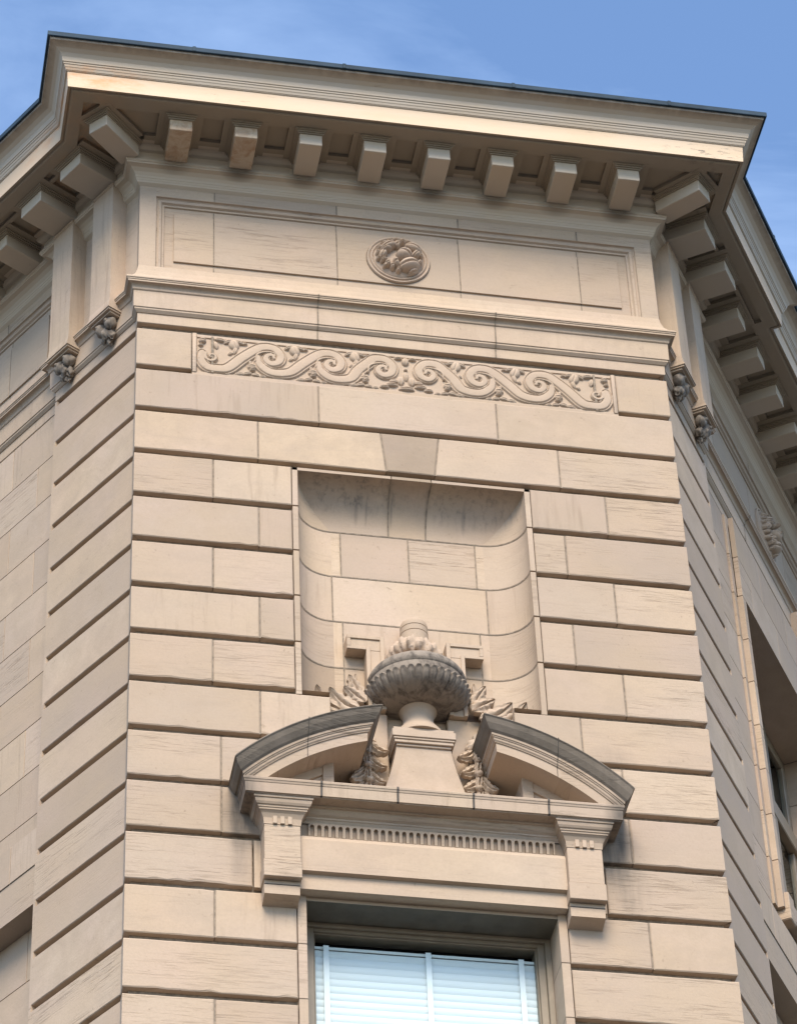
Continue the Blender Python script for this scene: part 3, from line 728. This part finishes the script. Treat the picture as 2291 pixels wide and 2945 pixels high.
# ================================================================== consoles on the side friezes
def lump(mb, F, c, r, seed, n=14, m_=20, amp=.12, mat=0):
    rs = random.Random(seed); ph = [rs.uniform(0, 6.28) for _ in range(6)]; P = []
    for i in range(n+1):
        t = math.pi*i/n; rowp = []
        for j in range(m_+1):
            f = 2*math.pi*j/m_
            d = 1 + amp*(math.sin(3*f+ph[0]+2*t)*math.sin(2*t+ph[1]) + .6*math.sin(5*f+ph[2])*math.sin(4*t+ph[3]))
            rowp.append(F(c[0]+r[0]*d*math.sin(t)*math.cos(f), c[1]+r[1]*d*math.sin(t)*math.sin(f), c[2]+r[2]*d*math.cos(t)))
        P.append(rowp)
    mb.grid(P, mat, rblk(.5, .6))
def console(F, s0, seed):
    w_ = .60; s1 = s0 + w_
    mb = MB()
    prof = [(.30, 2.965), (.345, 2.955), (.345, 2.90), (.325, 2.885), (.325, .10), (.33, -.10), (.345, -.22)]
    bk = rblk(.6, .9)
    for (a, za), (b, zb) in zip(prof[:-1], prof[1:]):
        mb.quad(F(s0, a, za), F(s1, a, za), F(s1, b, zb), F(s0, b, zb), 0, bk)
    for s in (s0, s1):
        mb.add([F(s, a, z) for a, z in prof] + [F(s, -.3, -.22), F(s, -.3, 2.965)], [tuple(range(len(prof)+2))], 0, bk)
    for d, z0, z1 in ((.0, -.262, -.218), (.02, -.292, -.262), (.03, -.322, -.292), (.01, -.36, -.322)):
        mb.box(F, s0-d, s1+d, -.3, .345+d, z0, z1, 0, bk)
    mb.box(F, s0+.02, s1-.02, -.3, .30, -.40, -.36, 0, bk)
    o = put(mb, 'console', [M_STONE])
    k = MB(); c = (s0+s1)/2
    lump(k, F, (c-.13, .17, -.50), (.12, .12, .13), seed, amp=.10); lump(k, F, (c+.13, .17, -.51), (.12, .12, .14), seed+1, amp=.12)
    lump(k, F, (c, .14, -.64), (.09, .11, .14), seed+2, amp=.22); lump(k, F, (c-.09, .11, -.70), (.07, .08, .10), seed+3, amp=.25); lump(k, F, (c+.09, .11, -.71), (.07, .08, .10), seed+4, amp=.25)
    lump(k, F, (c-.12, .27, -.47), (.04, .04, .04), seed+5); lump(k, F, (c+.12, .27, -.49), (.04, .04, .04), seed+6)
    lump(k, F, (c, .08, -.80), (.05, .06, .08), seed+7, amp=.3); 
    put(k, 'carved_bracket', [M_URN], o, 60)
n_ = 0
for F in (FL, FR):
    for s in (.355, 1.59): console(F, s, 40+n_); n_ += 10

# ================================================================== niche
mb = MB()
XB, YB, NZB = 1.34, .60, -9.02
NF = 14
def nw(phi): return XB + (2.0-XB)*math.cos(phi), YB*math.sin(phi), -5.0 + .82*math.cos(phi)
phis = [math.pi/2*i/NF for i in range(NF+1)]
browns = rblk(.0, .6)
for sg in (-1, 1):
    for k in range(4, 9):
        zb = -k-1 if k < 8 else NZB; bk = rblk(None, .3 if k != 6 else .95)
        P = []
        for ph in phis:
            x, y, zt = nw(ph); z1 = zt if k == 4 else -k
            P.append([FF(sg*x, -y, zb), FF(sg*x, -y, z1)])
        mb.grid(P, 2 if (sg < 0 and k == 8) else 0, bk)
        # joint arcs
        if k > 4:
            R_ = []
            for ph in phis:
                x, y, _ = nw(ph); nx, ny = -math.cos(ph)*.9, -math.sin(ph)
                R_.append([FF(sg*x-sg*.008*abs(nx), -(y-.008), -k-.013), FF(sg*x-sg*.008*abs(nx), -(y-.008), -k+.013)])
            mb.grid(R_, 1)
# cove: three stones
def cove(f0, f1, bk, mat=0):
    P = []
    for ph in phis:
        x, y, z = nw(ph); P.append([FF(max(-x, min(x, f0(ph))), -y, z), FF(max(-x, min(x, f1(ph))), -y, z)])
    mb.grid(P, mat, bk)
kj = lambda ph: .36 - .03*math.sin(ph)
cove(lambda p: -9, lambda p: -kj(p), rblk(.45, .6)); cove(lambda p: -kj(p), lambda p: kj(p), rblk(.2, .6)); cove(lambda p: kj(p), lambda p: 9, rblk(.5, .6))
for sg in (-1, 1):
    P = []
    for ph in phis:
        x, y, z = nw(ph); P.append([FF(sg*kj(ph)-.015, -y+.009, z-.009), FF(sg*kj(ph)+.015, -y+.009, z-.009)])
    mb.grid(P, 1)
BJ = {5: (-1.18, .01, 1.19), 6: (-1.345, 1.345), 7: (-1.18, 1.185), 8: (-1.18, 1.18), 9: (-1.0, 1.0), 10: (-1.2, 0, 1.2)}
for k in range(5, 11):
    xb = XB if k < 9 else 1.54; zb, zt = (-k-1, -k)
    if k == 10: zb = -11.36
    ed = [-xb] + [j for j in BJ[k] if abs(j) < xb-.01] + [xb]
    for a, b in zip(ed[:-1], ed[1:]): mb.quad(FF(a, -YB, zb), FF(b, -YB, zb), FF(b, -YB, zt), FF(a, -YB, zt), 0, rblk(None, .25 if k != 7 else .95))
    for j in BJ[k]: mb.quad(FF(j-.013, -YB+.009, zb), FF(j+.013, -YB+.009, zb), FF(j+.013, -YB+.009, zt), FF(j-.013, -YB+.009, zt), 1)
    mb.quad(FF(-xb, -YB+.008, -k-.013), FF(xb, -YB+.008, -k-.013), FF(xb, -YB+.008, -k+.013), FF(-xb, -YB+.008, -k+.013), 1)
# floor of the niche either side, and the sides of the gap behind the urn
for sg in (-1, 1):
    a, b = sorted((sg*1.54, sg*2.0)); mb.quad(FF(a, 0, NZB), FF(b, 0, NZB), FF(b, -YB, NZB), FF(a, -YB, NZB), 0)
    mb.quad(FF(sg*1.54, 0, -11.36), FF(sg*1.54, -YB, -11.36), FF(sg*1.54, -YB, NZB), FF(sg*1.54, 0, NZB), 0)
nic = put(mb, 'niche', [M_NICHE, M_MORT, M_TAN], smooth=40)
nic['label'] = 'square-headed niche with coved top and rounded sides'
# key-shaped slabs left and right of the urn
for sg in (-1, 1):
    m2 = MB()
    def bx(a, b, q0, q1, z0, z1, bk, bev=.008):
        a, b = sorted((sg*a, sg*b)); m2.box(FF, a, b, q0, q1, z0, z1, 0, bk, bev)
    bk = rblk(.6, .95)
    # L-shaped outline with a sunk line: frame strips standing 2 cm above the field
    bx(.53, .84, -YB, -.372, -9.0, -7.76, bk); bx(.53, 1.165, -YB, -.372, -7.76, -7.46, bk)
    for a, b, z0, z1 in ((.53, .60, -9.0, -7.46), (.77, .84, -9.0, -7.70), (.60, 1.165, -7.53, -7.46), (.84, 1.165, -7.76, -7.70), (1.10, 1.165, -7.70, -7.53)):
        bx(a, b, -.38, -.345 + .001*z0/9, z0, z1, bk, .006)
    bx(.50, 1.12, -YB, -.47, -11.3, -9.0, rblk(.2, .6), .02)
    put(m2, 'key_slab', [M_NICHE], nic)

# acanthus leaves
def leaf(mb, F, s0, q0, z0, ang, L, wd, th=.07, curl=.12, lobes=4, bend=0., mat=0):
    n, m_ = 30, 14; P = []
    for i in range(n+1):
        u = i/n; a = ang + bend*u; 
        if i == 0: cx, cz = s0, z0
        else: cx += math.cos(a)*L/n; cz += math.sin(a)*L/n
        ww = wd*(math.sin(math.pi*min(1, u**.75*.97+.03)))**.6*(1 + .30*abs(math.sin(lobes*math.pi*u))-.10)*1.22; rowp = []
        for j in range(m_+1):
            v = -1 + 2*j/m_
            q = q0 + th*(1-v*v)**.5*(1-.3*u) + curl*u**3 - .45*th*math.exp(-(v/.10)**2) + .16*th*math.cos(v*9+u*6) - (.02 if abs(v) == 1 else 0)
            # lobes sweep towards the tip
            rowp.append(F(cx - math.sin(a)*ww*v + math.cos(a)*abs(v)*ww*.22, q, cz + math.cos(a)*ww*v + math.sin(a)*abs(v)*ww*.22))
        P.append(rowp)
    mb.grid(P, mat, rblk(.6, .6))
mb = MB()
R_ = math.radians
for sg in (-1, 1):
    def lf(s, q, z, ang, *a, **k):
        A = R_(ang) if sg > 0 else math.pi - R_(ang); k['bend'] = k.get('bend', 0)*sg; leaf(mb, FF, sg*s, q, z, A, *a, **k)
    # sprays lying in the bottom of the niche
    lf(1.0, -.30, -9.15, 15, .62, .15, th=.10, curl=.16, bend=.5); lf(1.15, -.38, -9.02, 30, .55, .12, th=.09, curl=.14, bend=-.6)
    lf(1.35, -.25, -9.22, 20, .55, .13, th=.10, curl=.18, bend=.7); lf(.9, -.34, -8.95, 55, .45, .12, th=.09, curl=.1, bend=-.8); lf(.95, -.42, -8.8, 80, .50, .10, th=.08, curl=.05, bend=-.5)
    lf(.55, -.5, -8.3, 95, .45, .06, th=.05, curl=.03); lf(1.12, -.56, -8.9, 92, .75, .07, th=.04, curl=.02, bend=.25)
    # ribboned drops of husks beside the pedestal
    lf(1.28, -.42, -9.25, -120, .75, .17, th=.12, curl=.10, bend=-.5); lf(1.15, -.34, -9.5, -100, .6, .12, th=.11, curl=.08, bend=.4)
    for i in range(5):
        z = -9.75 - i*.30
        lf(.98+.05*math.sin(i*2), -.26, z, -55-6*i, .42, .095, th=.10, curl=.10, bend=.6); lf(.88+.03*math.sin(i), -.28, z-.05, -125+4*i, .40, .085, th=.10, curl=.10, bend=-.6)
        lf(.92, -.22, z, -92, .36, .06, th=.09, curl=.06)
        lump(mb, FF, (sg*(.93+.03*math.sin(i*1.7)), -.16, z+.03), (.065, .07, .055), 100+i, amp=.1, n=8, m_=12)
    lump(mb, FF, (sg*1.18, -.22, -9.42), (.10, .09, .10), 77, amp=.2); lump(mb, FF, (sg*1.30, -.30, -9.2), (.09, .08, .12), 79, amp=.25)
put(mb, 'carved_foliage', [M_CARVE], nic, 55)

# ================================================================== urn on its pedestal
UY = .41
def lathe(mb, prof, n=96, mod=None, mat=0, bk=None):
    P = []
    for (r, z) in prof:
        rw = []
        for j in range(n+1):
            t = 2*math.pi*j/n; rr_, zz = (r, z) if mod is None else mod(r, z, t); rw.append(FF(rr_*math.cos(t), -UY - (-rr_*math.sin(t)), zz))
        P.append(rw)
    mb.grid(P, mat, bk or rblk(.5, .6))
def cspl(P, n=6):
    P = [P[0]] + list(P) + [P[-1]]; out = []
    for i in range(1, len(P)-2):
        for k in range(n):
            t = k/n; out.append(tuple(.5*((2*P[i][c]) + (-P[i-1][c]+P[i+1][c])*t + (2*P[i-1][c]-5*P[i][c]+4*P[i+1][c]-P[i+2][c])*t*t + (-P[i-1][c]+3*P[i][c]-3*P[i+1][c]+P[i+2][c])*t**3) for c in (0, 1)))
    out.append(P[-2]); return out
mb = MB()
lathe(mb, cspl([(.0, -9.605), (.43, -9.60), (.43, -9.56), (.42, -9.52), (.395, -9.46), (.34, -9.38), (.275, -9.28), (.255, -9.18), (.27, -9.08), (.31, -9.0), (.335, -8.96), (.34, -8.93), (.33, -8.90), (.28, -8.89)]))
N_P = 42
def gad(r, z, t):
    a = abs(math.sin(N_P*t/2)); zt = -8.67 + .06*a**.6
    if z > zt: return r - .018, z
    k = min(1, (zt-z)/.03); f = .042*a**.55 + .012; tw = min(1, (r-.2)/.5)
    groove = -.010*math.exp(-((a-1)/.08)**2)
    return r + k*tw*(f + groove) + .028*tw*math.exp(-((zt-z-.02)/.03)**2)*a**.5, z
bp_ = cspl([(.22, -8.99), (.33, -8.985), (.46, -8.965), (.60, -8.915), (.72, -8.845), (.79, -8.77), (.825, -8.69), (.84, -8.61), (.838, -8.52), (.82, -8.42)], 9)
lathe(mb, bp_, 360, gad, 1)
lathe(mb, cspl([(.80, -8.50), (.83, -8.46), (.838, -8.40), (.80, -8.31), (.73, -8.23), (.64, -8.16), (.55, -8.11)], 5), 96, None, 1)
lathe(mb, cspl([(.55, -8.11), (.545, -8.085), (.50, -8.06), (.46, -8.045), (.42, -8.0), (.36, -7.95), (.30, -7.9)], 5), 96)
def nk(r, z, t): return r, z
lathe(mb, cspl([(.255, -8.0), (.25, -7.8), (.245, -7.6), (.24, -7.42), (.238, -7.37)], 4) + [(.238, -7.362), (.226, -7.358), (.226, -7.350), (.238, -7.346), (.236, -7.24), (.226, -7.236), (.226, -7.228), (.236, -7.224), (.234, -7.16), (.215, -7.10), (.17, -7.06), (.10, -7.04), (.0, -7.035)], 64)
# wreath tied round the neck
P = []; NT = 150
for i in range(NT+1):
    t = 2*math.pi*i/NT; rw = []
    sag = .045*math.cos(2*(t+1.0)); rr_ = .105*(1 + .22*abs(math.sin(9*t)))
    for j in range(19):
        f = 2*math.pi*j/18; d = rr_*(1+.16*math.sin(13*t+3*f)+.12*math.sin(23*t-2*f))
        R0 = .345 + d*math.cos(f); rw.append(FF(R0*math.cos(t), -UY + R0*math.sin(t), -7.84 + sag + 1.35*d*math.sin(f)))
    P.append(rw)
mb.grid(P, 2, rblk(.6, .6))
for i in range(7):
    t = -math.pi/2 + .35*(i-3); lump(mb, FF, (.41*math.cos(t)*1.0, -UY - .41*math.sin(t)*1.0, -7.86+.03*math.sin(i*2)), (.05, .05, .045), 300+i, amp=.2, n=8, m_=10, mat=2)
urn = put(mb, 'urn', [M_CARVE, M_URN, M_CARVE], smooth=45)
urn['label'] = 'lidless stone urn with a gadrooned bowl darkened by soot'
mb = MB()
# bell-shaped pedestal block: square plan, flared sides
def sq(hw, f, z): return [FF(-hw, f, z), FF(hw, f, z), FF(hw, -YB, z), FF(-hw, -YB, z)]
pp = [(.63, -.10, -11.36), (.63, -.10, -10.72), (.60, -.10, -10.62), (.545, -.10, -10.45), (.50, -.10, -10.28), (.465, -.095, -10.12), (.445, -.09, -9.96)]
pp = [(.82, -.10, -11.36), (.70, -.10, -10.95), (.64, -.10, -10.74), (.585, -.10, -10.56), (.53, -.10, -10.36), (.49, -.10, -10.18), (.46, -.095, -10.03), (.45, -.09, -9.94)]
R4 = [sq(*p) for p in pp]; bk = rblk(.7, .6)
for a, b in zip(R4[:-1], R4[1:]):
    for j in range(4): mb.quad(a[j], a[(j+1) % 4], b[(j+1) % 4], b[j], 0, bk)
mb.grid([[FF(-p[0]+.12, p[1]+.012, p[2]) , FF(p[0]-.03, p[1]+.012, p[2])] for p in pp[:-1]], 0, bk)
for d, z0, z1 in ((.0, -9.945, -9.90), (.035, -9.90, -9.84), (.055, -9.84, -9.80), (.075, -9.80, -9.66), (.05, -9.66, -9.60)):
    mb.box(FF, -.455-d, .455+d, -YB, -.06+d, z0, z1, 0, bk, .008)
put(mb, 'pedestal', [M_CARVE], urn, 40)

# ================================================================== broken segmental pediment
ZC = -14.265; BX, IX = 2.43, 1.62
RK = [(4.00, .12), (4.00, .46), (4.008, .565), (4.165, .572), (4.168, .590), (4.180, .594), (4.20, .612), (4.235, .618), (4.238, .630), (4.258, .634), (4.262, .648), (4.297, .654), (4.33, .69), (4.42, .745), (4.50, .775), (4.523, .797), (4.545, .78), (4.55, .0)]
rk_m = [0]*11 + [1]*6
mb = MB()
ND = 40
for sg in (-1, 1):
    P = []
    for i in range(ND+1):
        u = i/ND; rw = []
        for (r, p) in RK:
            xo = BX + p; xi = IX - p; x = xi + (xo-xi)*u; z = ZC + math.sqrt(max(r*r-x*x, .01)); rw.append((sg*x, p, z))
        P.append(rw)
    bks = [rblk(.5, .3), rblk(.35, .3)]
    for i in range(ND):
        for j in range(len(RK)-1):
            a, b, c, d = P[i][j], P[i+1][j], P[i+1][j+1], P[i][j+1]
            mb.quad(FF(*a), FF(*b), FF(*c), FF(*d), rk_m[j], bks[0] if i < ND*.52 else bks[1])
    # joint across the raking mould
    i0 = int(ND*.52); A = P[i0]; B = P[i0+1]
    rib = [[], []]
    for j in range(2, len(RK)-1):
        t = .22
        for q_, (tt) in ((0, 0.0), (1, t)):
            x = A[j][0]*(1-tt)+B[j][0]*tt; r = RK[j][0] + (.008 if j > 12 else 0); p = RK[j][1] + .009
            rib[q_].append(FF(x, p, ZC + math.sqrt(r*r-x*x) + (.006 if j > 12 else 0)))
    mb.grid(rib, 2)
    # returns at both ends run back to the wall
    for i in (0, ND):
        for j in range(len(RK)-1):
            a, b = P[i][j], P[i][j+1]; back = -.0 if i == ND else -.58
            zlow = -11.33
            mt = rk_m[j] if i == 0 else (1 if j > 9 else 0)
            if i == 0 and j <= 9: mt = 0
            mb.quad(FF(*a), FF(*b), FF(b[0], back, b[2]), FF(a[0], back, a[2]), mt, bks[0])
    # underside of the inner return, and soffit carried back into the gap
    T = []
    for i in range(9):
        x = (IX-.565) + (1.54-(IX-.565))*i/8; z = ZC + math.sqrt(4.0**2-x*x); T.append([FF(sg*x, .566 if i == 0 else .46, z), FF(sg*x, -.58, z)])
    mb.grid(T, 0, bks[0])
    # tympanum with an inner moulding
    T = []
    for i in range(25):
        x = 1.54 + (3.05-1.54)*i/24; T.append([FF(sg*x, .06, -11.36), FF(sg*x, .06, ZC + math.sqrt(4.05**2-x*x))])
    mb.grid(T, 0, rblk(.4, .3))
    mb.box(FF, *sorted((sg*1.54, sg*1.72)), -.05, .16, -11.36, -10.55, 0, rblk(.4, .3), .01)
    for r0, r1, q_ in ((3.84, 4.02, .14), (3.74, 3.84, .10)):
        T = []
        for i in range(25):
            x = 1.70 + (2.62-1.70)*i/24
            T.append([FF(sg*x, .05, ZC + math.sqrt(r0*r0-x*x)), FF(sg*x, q_, ZC + math.sqrt(r0*r0-x*x)+.01), FF(sg*x, q_, ZC + math.sqrt(r1*r1-x*x))])
        mb.grid(T, 0)
# horizontal cornice under it
CO = [(.02, -12.09), (.04, -11.90), (.06, -11.855), (.085, -11.85), (.10, -11.80), (.10, -11.77), (.15, -11.74), (.19, -11.69), (.20, -11.655), (.235, -11.65), (.235, -11.612), (.575, -11.612), (.578, -11.60), (.603, -11.597), (.614, -11.425), (.622, -11.42), (.632, -11.385), (.640, -11.38), (.645, -11.345), (.640, -11.335), (.0, -11.33)]
CO2 = [(.0, -12.6)] + CO
pth = [(-BX, .02), (-BX, 0), (BX, 0), (BX, .02)]
co_m = [0]*(len(CO)-1)
cj = (-1.83, -.61, .61, 1.83)
sweep(mb, CO[10:], [(-BX, .12), (-BX, 0), (BX, 0), (BX, .12)], joints=[(1, (x+BX)/(2*BX)) for x in cj])
for x in cj: joint_ribbon(mb, CO[11:20], FF, x, 2, .034, .010)
sweep(mb, [(.20, -11.86), (.215, -11.84), (.235, -11.80), (.25, -11.79), (.25, -11.76), (.29, -11.735), (.325, -11.69), (.335, -11.65), (.37, -11.645), (.375, -11.612)], [(-2.06, .0), (2.06, .0)])
# outer side band of the top member, sooty, above the corona returns
ped = put(mb, 'pediment', [M_STONE, M_SOOT, M_MORTD], smooth=32)
ped['label'] = 'broken segmental pediment with soot-darkened curved top mouldings'

# fluted band
mb = MB()
nfl = 35; x0, x1 = -1.98, 1.98; cw = (x1-x0)/nfl; zb, zt = -12.095, -11.86
def fq(z, dq=0): return .205 + (z-zb)/(zt-zb)*.03 + dq
mb.quad(FF(x0-.16, fq(zb)-.06, zb), FF(x1+.16, fq(zb)-.06, zb), FF(x1+.16, fq(zt)-.06, zt), FF(x0-.16, fq(zt)-.06, zt), 0)
for i in range(nfl):
    a = x0 + i*cw; hw = cw*.30; c = a + cw/2; za = zt - .03 - hw
    arc = [(c-hw, zb)] + [(c + hw*math.cos(math.pi - math.pi*t/6), za + hw*math.sin(math.pi*t/6)) for t in range(7)] + [(c+hw, zb)]
    top = [(a, zb), (a, za)] + [(a + cw*t/5, zt) for t in range(6)][0:6] + [(a+cw, zb)]
    top = [(a, zb), (a, za), (a, zt), (a+cw*.3, zt), (c, zt), (a+cw*.7, zt), (a+cw, zt), (a+cw, za), (a+cw, zb)]
    n = len(arc)
    vs = [FF(x, fq(z), z) for x, z in top] + [FF(x, fq(z), z) for x, z in arc] + [FF(x, fq(z)-.06, z) for x, z in arc]
    bk = rblk(.5, .6)
    fs = [(k, k+1, n+k+1, n+k) for k in range(n-1)] + [(n+k, n+k+1, 2*n+k+1, 2*n+k) for k in range(n-1)]
    mb.add(vs, fs, 0, bk)
    for s0_, s1_ in ((a, c-hw), (c+hw, a+cw)): mb.quad(FF(s0_, fq(zb), zb), FF(s1_, fq(zb), zb), FF(s1_, .10, zb), FF(s0_, .10, zb), 0, bk)
mb.box(FF, x0-.1, x1+.1, .0, .17, zb-.012, zb+.004, 1)
put(mb, 'fluted_band', [M_STONE, M_MORTD], ped)
# architrave over the window
mb = MB()
sweep(mb, [(-.3, -13.17), (-.035, -13.17), (-.04, -13.10), (.155, -13.092), (.172, -13.088), (.175, -12.815), (.24, -12.80), (.258, -12.794), (.262, -12.2), (.235, -12.13), (.20, -12.10), (.0, -12.10)], [(-2.13, 0), (2.13, 0)], mat=0)
put(mb, 'architrave', [M_STONE], ped)

# brackets
for sg in (-1, 1):
    mb = MB(); a, b = sorted((sg*2.135, sg*2.708)); bk = rblk(.8, .2)
    mb.box(FF, a, b, -.02, .372, -12.72, -12.045, 0, bk, .008)
    mb.box(FF, a-.014, b+.014, -.02, .386, -13.035, -12.72, 0, bk, .008)
    # lower block with its raked underside
    v = [FF(s, q, z) for s in (a+.008, b-.008) for q, z in ((.0, -13.04), (.268, -13.04), (.268, -13.125), (.274, -13.13), (.268, -13.29), (.0, -13.36))]
    n = 6; mb.add(v, [tuple(range(n)), tuple(range(n, 2*n))] + [(i, (i+1) % n, n+(i+1) % n, n+i) for i in range(n)], 0, bk)
    mb.box(FF, a+.006, b-.006, .26, .276, -13.122, -13.108, 1)
    path = [(a, .05), (a, -.375), (b, -.375), (b, .05)]
    CP = [(-.02, -12.05), (.006, -12.05), (.008, -12.02), (.02, -11.94), (.055, -11.865), (.085, -11.835), (.095, -11.83), (.098, -11.80), (.112, -11.795), (.115, -11.765), (.135, -11.755), (.155, -11.72), (.165, -11.68), (.165, -11.66), (.185, -11.655), (.185, -11.608), (-.1, -11.608)]
    sweep(mb, CP, path, blks=bk)
    c = (a+b)/2
    for i in range(3):
        x = c + (i-1)*.118
        mb.box(FF, x-.034, x+.034, .36, .410, -12.050, -11.875, 0, bk, .006)
    o = put(mb, 'bracket', [M_STONE, M_MORTD], ped, 32)

# ================================================================== corner window
mb = MB(); YF = -.60
def fr(a, b, z0, z1, q1, q0=-.95): mb.box(FF, a, b, q0, q1, z0, z1, 0, None, .008)
for sg in (-1, 1):
    fr(*sorted((sg*2.0, sg*1.905)), -20, -13.171, YF+.02); fr(*sorted((sg*1.905, sg*1.79)), -19.95, -13.22, YF-.045); fr(*sorted((sg*1.79, sg*1.765)), -19.9, -13.30, YF-.085)
fr(-1.905, 1.905, -13.24, -13.172, YF+.018); fr(-1.79, 1.79, -13.30, -13.24, YF-.047); fr(-1.765, 1.765, -13.325, -13.30, YF-.087)
win = put(mb, 'window', [M_FRAME]); win['label'] = 'tall window with taupe frame and white venetian blind behind the glass'
mb = MB(); mb.quad(FF(-2.05, -.02, -13.172), FF(2.05, -.02, -13.172), FF(2.05, -.95, -13.172), FF(-2.05, -.95, -13.172), 0)
put(mb, 'lintel_soffit', [M_SOFF2], ped)
mb = MB(); mb.quad(FF(-1.77, -.735, -20), FF(1.77, -.735, -20), FF(1.77, -.735, -13.3), FF(-1.77, -.735, -13.3)); put(mb, 'glass', [M_GLASS], win)
mb = MB(); yb = -.84
sp_ = .130; z = -13.52
mb.box(FF, -1.80, 1.80, yb-.05, yb+.03, z-.0, z+.055, 0, None, .006)
z -= .02
while z > -20:
    n = 5; P = []
    for i in range(n+1):
        t = i/n; P.append([FF(-1.78, yb + .012*math.sin(math.pi*t) + .022*(1-t), z - sp_*1.12*t), FF(1.78, yb + .012*math.sin(math.pi*t) + .022*(1-t), z - sp_*1.12*t)])
    mb.grid(P, 0); z -= sp_
bl = put(mb, 'blind', [M_BLIND], win)
mb = MB()
for c in (-1.575, .055, 1.545): mb.box(FF, c-.045, c+.045, yb+.07, yb+.076, -20, -13.47, 0)
put(mb, 'blind_tape', [M_TAPE], bl)
mb = MB(); mb.box(FF, -2.4, 2.4, -2.2, -1.25, -20, -13.0, 0); mb.quad(FF(-1.9, -.95, -13.33), FF(1.9, -.95, -13.33), FF(1.9, -1.3, -13.33), FF(-1.9, -1.3, -13.33))
for sg in (-1, 1): mb.quad(FF(sg*1.95, -.9, -20), FF(sg*1.95, -1.3, -20), FF(sg*1.95, -1.3, -13.1), FF(sg*1.95, -.9, -13.1))
put(mb, 'room', [M_DARK], win)
# window sill and stone base under the corner window
mb = MB(); mb.box(FF, -2.3, 2.3, -.9, .25, -20.4, -20.0, 0, None, .02); put(mb, 'sill', [M_STONE], win)

# ================================================================== roof and rear
mb = MB()
inner = [(-HW-.2, .9), (HW+.2, .9), PR(SF, -1.2), PL(SF, -1.2)]
mb.add([W3(x, y, 4.28) for x, y in inner], [(0, 1, 2, 3)], 0)
put(mb, 'roof', [M_ROOF])
mb = MB(); a, b = PL(SF, -DB), PR(SF, -DB)
mb.quad(W3(a[0], a[1], -47.35), W3(b[0], b[1], -47.35), W3(b[0], b[1], 4.3), W3(a[0], a[1], 4.3)); put(mb, 'wall', [M_STONE])

# ================================================================== street level
def sheet_obj(name, x0, x1, y0, y1, z, mat):
    m_ = MB(); m_.add([(x0, y0, z), (x1, y0, z), (x1, y1, z), (x0, y1, z)], [(0, 1, 2, 3)]); o = m_.build(name, [mat]); o['kind'] = 'structure'; return o
sheet_obj('ground', -900, 900, -900, 900, -.15, M_ROAD)
m_ = MB(); m_.add([(-26, -8, -.15), (26, -8, -.15), (26, 30, -.15), (-26, 30, -.15), (-26, -8, 0), (26, -8, 0), (26, 30, 0), (-26, 30, 0)], [(4, 5, 6, 7), (0, 1, 5, 4), (1, 2, 6, 5), (2, 3, 7, 6), (3, 0, 4, 7)])
o = m_.build('pavement', [M_PAVE]); o['kind'] = 'structure'
